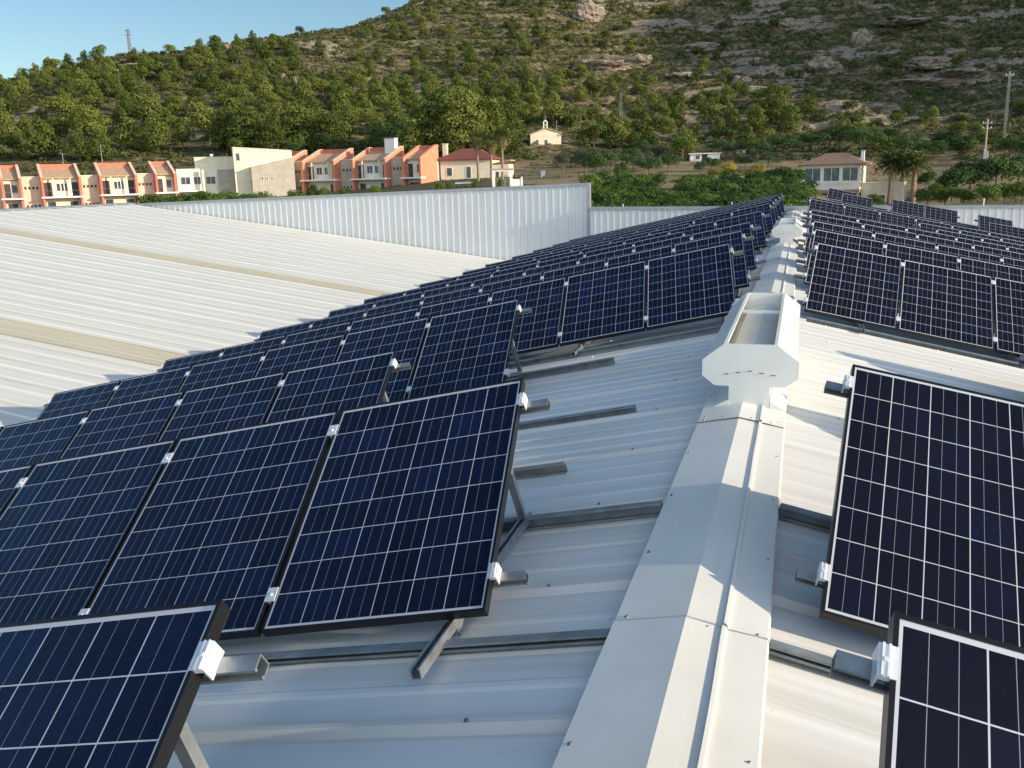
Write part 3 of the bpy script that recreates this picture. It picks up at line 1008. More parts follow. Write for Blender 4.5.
M['pine'] = leaf_mat('pine_needles', (0.050, 0.070, 0.014), (0.115, 0.145, 0.026), (0.200, 0.215, 0.045))
M['scrub'] = leaf_mat('maquis_scrub', (0.032, 0.044, 0.012), (0.072, 0.088, 0.023), (0.140, 0.138, 0.044))
M['citrus'] = leaf_mat('citrus_leaves', (0.022, 0.050, 0.012), (0.045, 0.100, 0.020), (0.090, 0.155, 0.030))
M['olive'] = leaf_mat('olive_leaves', (0.035, 0.048, 0.026), (0.075, 0.095, 0.050), (0.125, 0.145, 0.080))
M['yellow'] = leaf_mat('yellowing_leaves', (0.12, 0.11, 0.015), (0.28, 0.24, 0.03), (0.42, 0.34, 0.04))
M['bush'] = leaf_mat('bright_green_leaves', (0.040, 0.075, 0.012), (0.085, 0.145, 0.022), (0.15, 0.21, 0.035))
M['broad'] = leaf_mat('broadleaf_foliage', (0.020, 0.048, 0.012), (0.045, 0.088, 0.022), (0.080, 0.135, 0.035))
M['palm'] = leaf_mat('palm_fronds', (0.040, 0.065, 0.018), (0.09, 0.125, 0.034), (0.17, 0.19, 0.06))
M['dryfrond'] = leaf_mat('dry_palm_fronds', (0.14, 0.095, 0.045), (0.26, 0.18, 0.09), (0.34, 0.25, 0.13))
M['bark'] = simple('grey_brown_bark', (0.15, 0.11, 0.08), 0.95, 0, 0.3, 4, 0.5)
M['palmbark'] = simple('palm_trunk_bark', (0.27, 0.19, 0.12), 0.95, 0, 0.3, 6, 0.6)


def np_mesh(name, V, F, mat):
    me = bpy.data.meshes.new(name)
    V = np.asarray(V, np.float32); F = np.asarray(F, np.int32)
    k = F.shape[1]
    me.vertices.add(len(V)); me.vertices.foreach_set('co', V.ravel())
    me.loops.add(F.size); me.loops.foreach_set('vertex_index', F.ravel())
    me.polygons.add(len(F)); me.polygons.foreach_set('loop_start', np.arange(0, F.size, k, dtype=np.int32))
    me.polygons.foreach_set('loop_total', np.full(len(F), k, dtype=np.int32))
    me.materials.append(mat)
    me.update(calc_edges=True)
    return me


def leaves(lobes, n, size, rg, flat=0.0):
    """leaf quads spread through the shells of a set of ellipsoid lobes [(cx,cy,cz,rx,ry,rz)]"""
    L = np.array(lobes); wt = (L[:, 3] * L[:, 4] * L[:, 5]) ** (2 / 3); wt /= wt.sum()
    i = rg.choice(len(L), n, p=wt)
    d = rg.normal(size=(n, 3)); d /= np.linalg.norm(d, axis=1)[:, None]
    d[:, 2] = np.where((d[:, 2] < -0.3) & (rg.random(n) < .6), -d[:, 2], d[:, 2])
    rad = 0.62 + 0.42 * rg.random(n) ** 0.6
    # uneven outline
    bump = 1 + 0.22 * np.sin(d[:, 0] * 7 + i) * np.sin(d[:, 1] * 6 + 2 * i) * np.cos(d[:, 2] * 5)
    P = L[i, :3] + d * L[i, 3:] * (rad * bump)[:, None]
    nrm = d + rg.normal(size=(n, 3)) * 0.55; nrm /= np.linalg.norm(nrm, axis=1)[:, None]
    a = np.cross(nrm, rg.normal(size=(n, 3))); a /= np.linalg.norm(a, axis=1)[:, None]
    b = np.cross(nrm, a)
    s = size * (0.6 + 0.8 * rg.random(n))[:, None]
    V = np.stack([P - a * s * .5, P + b * s * .35, P + a * s * .5, P - b * s * .35], 1).reshape(-1, 3)
    return V, np.arange(4 * n).reshape(n, 4)


def trunk_mesh(h, r, limbs, rg, mat, lean=0.0):
    mb = MB()
    p = Vector((0, 0, -0.5)); q = Vector((lean * .5, 0, h * .5)); e = Vector((lean, 0.05, h))
    mb.tube(p, q, r, r * .75, 7); mb.tube(q, e, r * .75, r * .4, 7)
    for (cx, cy, cz, *_r) in limbs:
        s = q.lerp(e, .2 + .6 * rg.random())
        mb.tube(s, (cx * .8, cy * .8, cz), r * .38, r * .12, 5)
    return mb.mesh('trunk', mat)


def tree_proto(kind, seed):
    rg = np.random.default_rng(seed)
    lobes = []
    if kind == 'pine':          # unit height 1 -> scaled; built at 8 m
        H = 8.0
        k = rg.integers(5, 9)
        for j in range(k):
            t = (j + .5) / k
            z = H * (.16 + .68 * t); w = H * (.30 * (1 - t) ** .75 + .075)
            a = j * 2.4 + rg.random()
            off = w * .5
            lobes.append((math.cos(a) * off, math.sin(a) * off, z, w * (.75 + .3 * rg.random()), w * (.75 + .3 * rg.random()), H * .17))
        V, F = leaves(lobes, 3000, .38, rg)
        tr = trunk_mesh(H * .72, .17, lobes[:4], rg, M['bark'], .3 * rg.normal())
        return V, F, M['pine'], tr
    if kind == 'umbrella':
        H = 9.0
        for j in range(8):
            a = j * 2.4; z = H * (.25 + .52 * rg.random()); o = H * .28 * rg.random() ** .5
            lobes.append((math.cos(a) * o, math.sin(a) * o, z, H * .21, H * .21, H * .17))
        V, F = leaves(lobes, 3400, .42, rg)
        return V, F, M['pine'], trunk_mesh(H * .7, .2, lobes, rg, M['bark'], .4)
    if kind == 'bigpine':
        H = 12.0
        for j in range(14):
            a = j * 2.4; t = j / 13; z = H * (.18 + .68 * t); o = H * .30 * (1 - .65 * t)
            lobes.append((math.cos(a) * o, math.sin(a) * o, z, H * .18, H * .18, H * .14))
        V, F = leaves(lobes, 6500, .42, rg)
        return V, F, M['pine'], trunk_mesh(H * .75, .28, lobes[:8], rg, M['bark'], .4)
    if kind == 'round':
        H = 4.0
        for j in range(9):
            a = j * 2.4; z = H * (.42 + .36 * rg.random()); o = H * .30 * rg.random() ** .5
            lobes.append((math.cos(a) * o, math.sin(a) * o, z, H * .22, H * .22, H * .19))
        V, F = leaves(lobes, 2300, .20, rg)
        return V, F, M['citrus'], trunk_mesh(H * .55, .11, lobes[:4], rg, M['bark'])
    if kind == 'olive':
        H = 6.0
        for j in range(12):
            a = j * 2.4; z = H * (.42 + .36 * rg.random()); o = H * .42 * rg.random() ** .5
            lobes.append((math.cos(a) * o, math.sin(a) * o, z, H * .21, H * .21, H * .16))
        V, F = leaves(lobes, 3600, .25, rg)
        return V, F, M['olive'], trunk_mesh(H * .5, .25, lobes[:6], rg, M['bark'], .3)
    if kind == 'shrub':
        H = 1.6
        for j in range(5):
            a = j * 2.4; z = H * (.25 + .35 * rg.random()); o = H * .38 * rg.random() ** .5
            lobes.append((math.cos(a) * o, math.sin(a) * o, z, H * .34, H * .34, H * .32))
        V, F = leaves(lobes, 700, .15, rg)
        return V, F, M['bush'], trunk_mesh(H * .4, .05, lobes[:3], rg, M['bark'])
    if kind == 'small':         # low bushy tree on the hill
        H = 3.0
        for j in range(6):
            a = j * 2.4; z = H * (.25 + .45 * rg.random()); o = H * .30 * rg.random() ** .5
            lobes.append((math.cos(a) * o, math.sin(a) * o, z, H * .30, H * .30, H * .26))
        V, F = leaves(lobes, 1100, .25, rg)
        return V, F, M['pine'], trunk_mesh(H * .5, .09, lobes[:3], rg, M['bark'])


PROTO = {}
for kd, sd in (('pine', 5), ('umbrella', 3), ('bigpine', 3), ('round', 4), ('olive', 3), ('shrub', 3), ('small', 4)):
    PROTO[kd] = []
    for q in range(sd):
        V, F, mt, tr = tree_proto(kd, 100 * len(kd) + q)
        PROTO[kd].append((V, F, mt, tr, np_mesh('crown', V, F, mt)))
_crowns = {}


def plant(kind, loc, hscale, name, label, cat, group, mat=None, wide=1.0, rz=None):
    k = random.randrange(len(PROTO[kind]))
    V, F, mt, tr, me = PROTO[kind][k]
    if mat is not None:
        key = (kind, k, mat)
        if key not in _crowns: _crowns[key] = np_mesh('crown', V, F, M[mat])
        me = _crowns[key]
    t = empty(name, loc, random.uniform(0, 6.28) if rz is None else rz, label, cat, group)
    t.scale = (hscale * wide, hscale * wide, hscale)
    link_mesh('crown', me, t); link_mesh('trunk', tr, t)
    return t


# pines and bushes over the hillside, densest low down on the left
placed = []
zones = [
    # px range, py range, tries, height px (near base .. top), spacing, kinds, label
    ((-30, 130), (66, 166), 48, 'green pine on the scrubby slope behind the left terrace of houses'),
    ((130, 300), (42, 160), 58, 'green pine on the scrubby slope above the cream buildings'),
    ((300, 560), (92, 158), 62, 'green pine in the thick wood behind the red gabled houses'),
    ((300, 560), (4, 95), 56, 'small green pine dotted over the upper slope left of the chapel'),
    ((560, 810), (95, 156), 60, 'dark green pine on the lower slope around the lattice mast'),
    ((560, 810), (2, 95), 44, 'small pine among the pale ledges of the upper hillside'),
    ((810, 1040), (2, 160), 44, 'small pine on the shaded rocky hillside at right'),
]
rr_ = random.Random(5)
for (xa, xb), (ya, yb), want, lab in zones:
    got = 0; tries = 0
    while got < want and tries < 4000:
        tries += 1
        px = rr_.uniform(xa, xb)
        py = rr_.uniform(ya, yb)
        if ya < 60 or rr_.random() < .5: pass
        hit = ground_hit(px, py, 178)
        if hit is None: continue
        P, d = hit
        if d > 640: continue
        if 515 < px < 578 and py > 134: continue
        if xb <= 300 and 60 < py < 165 and float(fbm(np.array(P.x / 22), np.array(P.y / 22 + 40), 2)) < -.07: continue
        if xb <= 300 and py < 90 and rr_.random() < .35: continue
        tpx = np.interp(py, [0, 40, 80, 110, 140, 165], [11, 14, 19, 26, 34, 40]) * rr_.uniform(.65, 1.15)
        if xb <= 560 and ya > 30: tpx *= 1.18
        if xa >= 800: tpx *= .62
        elif xa >= 560: tpx *= .82
        hm = tpx * d / FPX
        ok = all((px - a) ** 2 + ((py - b) * 1.6) ** 2 > ((tpx + c) * (.31 if xb <= 560 else .27)) ** 2 for a, b, c in placed)
        if not ok: continue
        placed.append((px, py, tpx)); got += 1
        kd = 'pine' if hm > 5.5 and rr_.random() < .7 else ('umbrella' if hm > 6 else 'small')
        H0 = {'pine': 8.0, 'umbrella': 9.0, 'small': 3.3}[kd]
        if kd == 'small':
            plant(kd, (P.x, P.y, P.z - .15), hm / H0, 'hillside_bush', lab.replace('small pine', 'pine').replace('green pine', 'pine').replace('pine', 'small rounded bush').replace('small small', 'small'), 'bush', 'rounded bushes scattered over the hillside', wide=rr_.uniform(.9, 1.25))
        else:
            plant(kd, (P.x, P.y, P.z - .15), hm / H0, 'pine_tree', lab, 'pine', 'pines scattered over the hillside', wide=rr_.uniform(.9, 1.2))

# the big dark pines by the terrace end and palms
for (px, py, hp) in ((430, 156, 56), (462, 158, 66), (487, 156, 58), (504, 150, 50), (445, 150, 62), (408, 158, 40), (494, 157, 36), (250, 156, 50), (228, 150, 44), (330, 156, 44), (300, 154, 50), (272, 158, 40)):
    h_ = ground_hit(px, py, 150)
    if h_:
        P, d = h_
        plant('bigpine', (P.x, P.y, P.z - .3), hp * d / FPX / 12.0, 'pine_tree', 'tall dark pine in the clump behind the houses and fan palms', 'pine', 'big pines at the foot of the hill', wide=1.1)
for (px, py, hp, lab) in ((392, 160, 42, 'broad bright green leafy tree behind the third red gabled house'), (330, 158, 26, 'low broad green tree behind the white chimney house row'), (293, 158, 24, 'low broad green tree behind the second row of red gables'), (610, 150, 26, 'dark leafy tree right of the chapel')):
    h_ = ground_hit(px, py, 150)
    if h_:
        P, d = h_
        plant('olive', (P.x, P.y, P.z - .3), hp * d / FPX / 6.0, 'broadleaf_tree', lab, 'tree', 'broadleaf trees at the foot of the hill', mat='broad', wide=.9)


def scatter(name, mat, spots, base_n, leaf, lab_kind='stuff'):
    """many low clumps merged into one mesh: ground cover nobody could count"""
    rg = np.random.default_rng(3)
    Vs = []
    for (x, y, z, s) in spots:
        n = base_n
        d = rg.normal(size=(n, 3)); d /= np.linalg.norm(d, axis=1)[:, None]; d[:, 2] = np.abs(d[:, 2])
        P = np.array([x, y, z - .1]) + d * np.array([s, s, s * .75]) * (.6 + .4 * rg.random(n))[:, None]
        nr = d + rg.normal(size=(n, 3)) * .5
        a = np.cross(nr, rg.normal(size=(n, 3))); a /= np.linalg.norm(a, axis=1)[:, None]
        b = np.cross(nr, a); b /= np.linalg.norm(b, axis=1)[:, None]
        q = leaf * s * (.6 + .8 * rg.random(n))[:, None]
        Vs.append(np.stack([P - a * q, P + b * q * .8, P + a * q], 1).reshape(-1, 3))
    V = np.concatenate(Vs)
    me = np_mesh(name, V, np.arange(len(V)).reshape(-1, 3), mat)
    return tag(link_mesh(name, me), kind=lab_kind)


n_sc = 24000
pxs = rng.uniform(-250, 1300, n_sc * 2); rrs = 185 + 500 * rng.random(n_sc * 2) ** 0.85
vx = np.array([ray(p, yhor(p)) for p in pxs])
hz = np.hypot(vx[:, 0], vx[:, 1])
X = CAM[0] + vx[:, 0] / hz * rrs; Y = CAM[1] + vx[:, 1] / hz * rrs
dens = 0.56 + 1.3 * fbm(X / 35 - 4, Y / 35 + 7, 3) - 0.25 * rockmask(X, Y)
keep = rng.random(n_sc * 2) < np.clip(dens, .08, 1)
X = X[keep][:n_sc]; Y = Y[keep][:n_sc]; Z = height(X, Y)
Sz = rng.uniform(.35, 1.0, len(X)) * np.interp(np.hypot(X, Y), [190, 600], [.9, 1.7])
sco = scatter('scrub', M['scrub'], list(zip(X, Y, Z, Sz * 1.45)), 22, .42)
sco['label'] = 'low maquis scrub covering the hillside'

# dry grass tufts in the fields
n_g = 2500
pxs = rng.uniform(430, 1150, n_g); rrs = rng.uniform(108, 200, n_g)
vx = np.array([ray(p, yhor(p)) for p in pxs]); hz = np.hypot(vx[:, 0], vx[:, 1])
X = CAM[0] + vx[:, 0] / hz * rrs; Y = CAM[1] + vx[:, 1] / hz * rrs
kp = fbm(X / 12, Y / 12, 2) > 0.02
X = X[kp]; Y = Y[kp]; Z = height(X, Y)
sco = scatter('grass', M['olive'], list(zip(X, Y, Z, rng.uniform(.25, .6, len(X)))), 8, .4)
sco['label'] = 'tufts of dry grass in the fields'

# ------------------------------------------------------------------ buildings beyond
M['cream'] = simple('cream_render', (0.72, 0.63, 0.46), 0.85, 0, 0.10, 1.2, 0.1)
M['cream2'] = simple('pale_cream_render', (0.72, 0.67, 0.55), 0.85, 0, 0.10, 1.2, 0.1)
M['pinkish'] = simple('peach_render', (0.64, 0.49, 0.36), 0.85, 0, 0.10, 1.2, 0.1)
M['redwall'] = simple('red_render', (0.48, 0.155, 0.105), 0.8, 0, 0.14, 1.5, 0.1)
M['orangewall'] = simple('orange_render', (0.60, 0.23, 0.13), 0.8, 0, 0.10, 1.2, 0.1)
M['greywall'] = simple('grey_beige_render', (0.42, 0.37, 0.30), 0.85, 0, 0.12, 1.2, 0.1)
M['white'] = simple('white_render', (0.76, 0.74, 0.69), 0.8, 0, 0.06, 1.0, 0.1)
M['glass_w'] = simple('dark_window_glass', (0.05, 0.065, 0.075), 0.12, 0, 0.3, 1.0, 0, 0.6)
M['glass_v'] = simple('green_tinted_glass', (0.12, 0.16, 0.16), 0.1, 0, 0.4, 1.5, 0, 0.6)
M['opening'] = simple('dark_doorway', (0.055, 0.04, 0.04), 0.8, 0, 0.3, 1.0)
M['concrete'] = simple('concrete', (0.42, 0.40, 0.36), 0.85, 0, 0.15, 2.0, 0.2)
M['steel'] = simple('painted_grey_steel', (0.27, 0.28, 0.27), 0.5, 0.4, 0.1, 2.0)
M['polewood'] = simple('weathered_pole', (0.50, 0.36, 0.24), 0.85, 0, 0.2, 2.0)


def tile_mat(name, colr, pitch=.35):
    m, nt, b = mat_new(name)
    tc = N(nt, 'ShaderNodeTexCoord'); sp = N(nt, 'ShaderNodeSeparateXYZ'); nt.links.new(tc.outputs['Object'], sp.inputs[0])
    f = math_n(nt, 'FRACT', math_n(nt, 'DIVIDE', sp.outputs[0], pitch))
    g = ramp(nt, f, [(0.0, .55), (.3, 1.0), (.7, 1.0), (1.0, .55)])
    n = noise_n(nt, 3.5, 5, tc.outputs['Object'])
    c = ramp(nt, n, [(.3, tuple(x * .75 for x in colr)), (.7, tuple(min(1, x * 1.2) for x in colr))])
    c2 = mixc(nt, math_n(nt, 'SUBTRACT', 1.0, g), c, tuple(x * .45 for x in colr))
    nt.links.new(c2, b.inputs['Base Color']); b.inputs['Roughness'].default_value = .9
    bn = N(nt, 'ShaderNodeBump'); bn.inputs['Distance'].default_value = .05; nt.links.new(g, bn.inputs['Height']); nt.links.new(bn.outputs[0], b.inputs['Normal'])
    return m


M['tile'] = tile_mat('terracotta_tiles', (0.50, 0.33, 0.20))
M['tile_red'] = tile_mat('dark_red_tiles', (0.21, 0.065, 0.05))
M['tile_brown'] = tile_mat('brown_roman_tiles', (0.28, 0.17, 0.115))


def xy(px, d):
    p = at(px, yhor(px), d)
    return Vector((p[0], p[1]))


def line_t(P0, X, px):
    r_ = ray(px, yhor(px)); h = Vector((r_[0], r_[1])); C0 = Vector((CAM[0], CAM[1]))
    # C0 + k h = P0 + t X
    A = Matrix(((h.x, -X.x), (h.y, -X.y))); b_ = P0 - C0
    s_ = A.inverted() @ b_
    return s_[1]


def pbox(name, mat, parent, *a):
    mb = MB(); mb.box(*a); return mb.build(name, mat, parent)


def window(parent, x0, x1, z0, z1, y, nm='window', frame='white', glass='glass_w', mull=0):
    """frame ring standing proud of a wall whose face is at y, with glass set in it"""
    mb = MB(); t = .07
    mb.box(x0, x1, y - .05, y + .02, z1 - t, z1); mb.box(x0, x1, y - .05, y + .02, z0, z0 + t)
    mb.box(x0, x0 + t, y - .05, y + .02, z0 + t, z1 - t); mb.box(x1 - t, x1, y - .05, y + .02, z0 + t, z1 - t)
    for k in range(mull):
        xm = x0 + (x1 - x0) * (k + 1) / (mull + 1)
        mb.box(xm - .03, xm + .03, y - .045, y + .015, z0 + t, z1 - t)
    w_ = mb.build(nm, M[frame], parent)
    pbox('glass', M[glass], w_, x0 + t, x1 - t, y - .025, y - .008, z0 + t, z1 - t)
    return w_


def townhouse(P0, X, t0, t1, zg, label, side_mat='redwall', body='cream', wing=None, group='terraced houses with red gable walls', endwall=None, chimney=False):
    w_ = t1 - t0
    rz = math.atan2(X.y, X.x)
    o = P0 + X * t0
    h = empty('terraced_house', (o.x, o.y, zg), rz, label, 'house', group)
    D = 6.2
    pbox('wall', M[body], h, .36, w_ - .36, 1.3, D - .3, 0, 5.75)
    prof = [(-.1, -1.5), (-.1, 5.95), (5.4, 8.0), (D, 8.0), (D, -1.5)]
    for k, (a, b) in enumerate(((0, .36), (w_ - .36, w_))):
        mb = MB(); mb.prism(prof, 'x', a, b)
        mb.build('side_wall', M['orangewall' if (endwall and k == 1) else side_mat], h)
        mb = MB(); mb.prism([(-.14, 5.95), (-.14, 6.03), (5.4, 8.09), (D + .04, 8.09), (D + .04, 8.0), (5.4, 8.0)], 'x', a - .03, b + .03)
        mb.build('wall_coping', M['pinkish' if not endwall else 'orangewall'], h)
    mb = MB(); mb.prism([(.75, 5.72), (.75, 5.86), (5.45, 7.35), (5.45, 7.2)], 'x', .365, w_ - .365); mb.build('roof', M['tile'], h)
    pbox('parapet', M['redwall'], h, .365, w_ - .365, 5.45, 5.75, 6.8, 8.0)
    pbox('balcony_slab', M['white'], h, -.15, w_ + .15, -.5, 1.29, 2.72, 2.95)
    big = w_ > 4.5
    # upper floor
    mb = MB(); mb.box(.45, 1.55 if big else 1.3, 1.26, 1.32, 2.96, 5.1); mb.build('doorway', M['opening'], h)
    if big:
        window(h, 2.15, 3.3, 3.7, 5.0, 1.3, mull=1)
        window(h, w_ - 2.9, w_ - 1.9, 3.7, 5.0, 1.3, mull=1)
        mb = MB(); mb.box(w_ - 1.35, w_ - .42, 1.26, 1.32, 2.96, 5.1); mb.build('doorway', M['opening'], h)
        pbox('pillar', M['cream'], h, w_ - 1.62, w_ - 1.42, .4, .62, 2.96, 5.75)
        pbox('pillar', M['cream'], h, 1.62, 1.82, .4, .62, 2.96, 5.75)
        window(h, .6, 1.9, .2, 2.2, 1.3); window(h, w_ - 1.9, w_ - .6, .2, 2.2, 1.3)
    else:
        window(h, w_ - 1.5, w_ - .55, 3.6, 5.0, 1.3)
        window(h, .6, w_ - .8, .2, 2.2, 1.3)
    # small balcony rail
    mb = MB()
    mb.tube((.36, -.44, 3.85), (w_ - .36, -.44, 3.85), .025, n=6)
    rail = mb.build('balcony_rail', M['steel'], h)
    if chimney:
        c = pbox('chimney', M['white'], h, w_ * .62, w_ * .62 + 1.9, 4.2, 5.3, 6.9, 9.3)
        pbox('chimney_cap', M['concrete'], c, w_ * .62 - .1, w_ * .62 + 2.0, 4.1, 5.4, 9.3, 9.42)
    if wing:
        wm, x1 = wing
        L = x1 - t1
        wg = pbox('wing', M[wm], h, w_ + .002, w_ + L - .002, 1.8, D, -1.5, 6.05)
        pbox('wing_coping', M['cream2'], wg, w_ + .002, w_ + L - .002, 1.7, D, 6.05, 6.16)
        n = 4
        for zz in (4.2, 1.4):
            for k in range(n):
                xx = w_ + L * (k + .9) / (n + .8)
                pbox('vent_opening', M['opening'], wg, xx - .16, xx + .16, 1.775, 1.83, zz, zz + .4)
    return h


A = xy(1.4, 139)
X1 = Vector((.68, .73)).normalized()
T = [line_t(A, X1, p) for p in (1.4, 22.6, 41.7, 82, 100.5, 138, 156, 177, 236)]
zg1 = lambda t: -2.62 + t * .013
townhouse(A, X1, T[0], T[1], zg1(T[0]), 'narrow cream terraced house between red side walls at the left edge of the picture', wing=('pinkish', T[2]))
townhouse(A, X1, T[2], T[3], zg1(T[2]), 'second house from the left, cream with red side walls and a tiled roof', wing=('pinkish', T[4]))
townhouse(A, X1, T[4], T[5], zg1(T[4]), 'third house from the left, wide, cream with red side walls and two balcony openings', wing=('pinkish', T[6]))
townhouse(A, X1, T[6], T[7], zg1(T[6]), 'narrow red-sided cream house touching the plain cream block')
townhouse(A, X1, T[0] - 12.5, T[0] - 6.0, -2.6, 'red-sided cream terraced house just beyond the left edge of the picture', wing=('pinkish', T[0]))

# plain cream block
o = A + X1 * (T[7] + .05); Xb = Vector((.82, .57)).normalized(); rz1 = math.atan2(Xb.y, Xb.x); Wb = line_t(o, Xb, 236)
b_ = empty('apartment_block', (o.x, o.y, -2.2), rz1, 'plain flat-roofed cream block with small dark windows between the red gabled rows', 'building')
pbox('wall', M['cream2'], b_, 0, Wb, 1.2, 7, -1.5, 6.5)
pbox('upper_storey', M['cream'], b_, Wb * .32, Wb - .1, 3.2, 7.5, 6.5, 8.3)
pbox('coping', M['cream2'], b_, Wb * .32 - .1, Wb, 3.1, 7.6, 8.3, 8.42)
pbox('chimney', M['white'], b_, Wb * .6, Wb * .6 + .5, 4, 4.5, 8.42, 8.9)
pbox('balcony_slab', M['white'], b_, 0, Wb * .45, .1, 1.19, 2.75, 2.95)
pbox('pillar', M['cream'], b_, Wb * .43, Wb * .47, .1, .5, 0, 6.3)
for (a, c) in ((.06, .23), (.28, .41), (.49, .66)):
    window(b_, Wb * a, Wb * c, 3.9, 5.2, 1.2, mull=1)
window(b_, Wb * .1, Wb * .28, .3, 2.0, 1.2)
pbox('panelled_bay', M['greywall'], b_, Wb * .70, Wb * .985, .6, 1.19, 2.4, 6.3)
for k in range(4):
    xx = Wb * (.715 + .066 * k); window(b_, xx, xx + .48, 3.9, 5.6, .6, frame='concrete', glass='greywall')

# tall slanted cream block
A3 = xy(235.8, 151); X3 = Vector((.82, .57)).normalized(); L3 = line_t(A3, X3, 294)
b_ = empty('apartment_block', (A3.x, A3.y, -1.9), math.atan2(X3.y, X3.x), 'tall cream block with a slanting roofline behind the second red gabled row', 'building')
mb = MB(); mb.prism([(0, -1.5), (0, 9.35), (L3, 8.7), (L3, -1.5)], 'y', 0, 8); mb.build('wall', M['cream'], b_)
mb = MB(); mb.prism([(-.05, 9.36), (-.05, 9.46), (L3, 8.81), (L3, 8.71)], 'y', -.08, 8.1); mb.build('coping', M['cream2'], b_)
window(b_, .35, 1.05, 7.2, 8.5, 0, frame='cream2')
mb = MB(); mb.prism([(2.6, -1.5), (2.6, 6.1), (L3 + .1, 7.6), (L3 + .1, -1.5)], 'y', -1.9, -.01); an_ = mb.build('annex', M['greywall'], b_)  # grey block added here; its darker colour stands for shade on this front
mb = MB(); mb.prism([(2.5, 6.12), (2.5, 6.22), (L3 + .1, 7.72), (L3 + .1, 7.62)], 'y', -2.0, -.01); mb.build('annex_coping', M['cream2'], an_)
for k in range(3): window(an_, 4.1 + k * .75, 4.45 + k * .75, 4.0, 4.6, -1.9, frame='cream2')

# second terrace, seen from the right
X2 = Vector((.995, -.10)).normalized(); P2 = xy(270.3, 158)
T = [line_t(P2, X2, p) for p in (270.3, 288, 302.4, 335.2, 352.3, 386.5, 402.5, 421.5)]
g2 = 'terraced houses of the second row'
townhouse(P2, X2, T[0], T[1], -.95, 'first narrow house of the second row, beside the slanted cream block', body='cream2', wing=('greywall', T[2]), group=g2, side_mat='orangewall')
townhouse(P2, X2, T[2], T[3], -.95, 'second house of the second row, sloping tiled roof between red side walls', body='cream2', wing=('greywall', T[4]), group=g2, side_mat='orangewall')
townhouse(P2, X2, T[4], T[5], -.95, 'third house of the second row, with a white chimney block on its roof', body='cream2', wing=('greywall', T[6]), group=g2, side_mat='orangewall', chimney=True)
townhouse(P2, X2, T[6], T[7], -.95, 'end house of the second row with a tall sunlit orange end wall', body='cream2', group=g2, side_mat='orangewall', endwall=True)


def hip_roof(mb, x0, x1, y0, y1, z0, z1, ins):
    mb.add([(x0, y0, z0), (x1, y0, z0), (x1, y1, z0), (x0, y1, z0), (x0 + ins, (y0 + y1) / 2, z1), (x1 - ins, (y0 + y1) / 2, z1),
            (x0, y0, z0 - .18), (x1, y0, z0 - .18), (x1, y1, z0 - .18), (x0, y1, z0 - .18)],
           [(0, 1, 5, 4), (1, 2, 5), (2, 3, 4, 5), (3, 0, 4), (0, 6, 7, 1), (1, 7, 8, 2), (2, 8, 9, 3), (3, 9, 6, 0), (6, 9, 8, 7)])


# yellow bungalow
A4 = xy(441, 152); X4 = Vector((.97, .12)).normalized()
h = empty('bungalow', (A4.x, A4.y, 1.0), math.atan2(X4.y, X4.x), 'pale yellow bungalow with a dark red hipped roof behind the fan palms', 'house')
pbox('wall', M['cream'], h, 0, 8.6, 0, 7, -1, 3.6)
mb = MB(); hip_roof(mb, -.6, 9.1, -.6, 7.6, 3.75, 5.5, 3.4); mb.build('roof', M['tile_red'], h)
c = pbox('chimney', M['cream'], h, .2, .95, 1.0, 1.8, 3.9, 6.2); pbox('chimney_cap', M['cream2'], c, .1, 1.05, .9, 1.9, 6.2, 6.3)
window(h, 1.0, 2.0, 1.0, 2.4, 0); window(h, 4.3, 5.2, .6, 2.5, 0)
pbox('pillar', M['white'], h, -.45, -.25, -.5, -.3, -1, 3.6)
an = pbox('annex', M['cream'], h, 8.61, 11.4, .6, 5, -1, 2.7)
mb = MB(); mb.prism([(8.4, 2.72), (8.4, 2.85), (11.7, 3.4), (11.7, 3.25)], 'y', .3, 5.3); mb.build('annex_roof', M['tile'], an)
window(an, 9.1, 9.8, .5, 2.0, .6)
w5 = xy(455, 128)
wa = empty('garden_wall', (w5.x, w5.y, .3), math.atan2(X4.y, X4.x), 'low white garden wall in front of the yellow bungalow', 'wall')
pbox('wall', M['white'], wa, 0, 2.6, 0, .2, -1, .75); pbox('coping', M['concrete'], wa, -.05, 2.65, -.04, .24, .75, .82)

# white gate frame
A6 = xy(492.2, 112); X6 = Vector((.954, .297)).normalized()
g_ = empty('gateway', (A6.x, A6.y, .35), math.atan2(X6.y, X6.x), 'white rectangular gateway frame with a tiled top beside the field track', 'gateway')
pbox('post', M['white'], g_, 0, .32, 0, .35, -1, 1.95); pbox('post', M['white'], g_, 2.15, 2.5, 0, .35, -1, 1.95)
pbox('lintel', M['white'], g_, -.02, 2.52, -.01, .36, 1.951, 2.15)
mb = MB(); mb.prism([(-.1, 2.151), (.18, 2.32), (.46, 2.151)], 'x', -.1, 2.6); mb.build('tiled_top', M['tile'], g_)
pbox('side_wall', M['white'], g_, 2.501, 3.5, .05, .3, -1, 1.0)
pbox('pillar', M['white'], g_, 3.501, 3.75, 0, .35, -1, 1.25)
mb = MB()
for k in range(9): mb.tube((.4 + k * .21, .17, -.3), (.4 + k * .21, .17, 1.1), .02, n=5)
mb.tube((.33, .17, 1.1), (2.14, .17, 1.1), .025, n=5); mb.tube((.33, .17, .1), (2.14, .17, .1), .025, n=5)
mb.build('metal_gate', M['steel'], g_)
A7 = xy(541.0, 142); z7 = float(height(A7.x, A7.y))
cb = empty('cabinet', (A7.x, A7.y, z7), 0, 'small white roadside cabinet on the field edge below the chapel', 'cabinet')
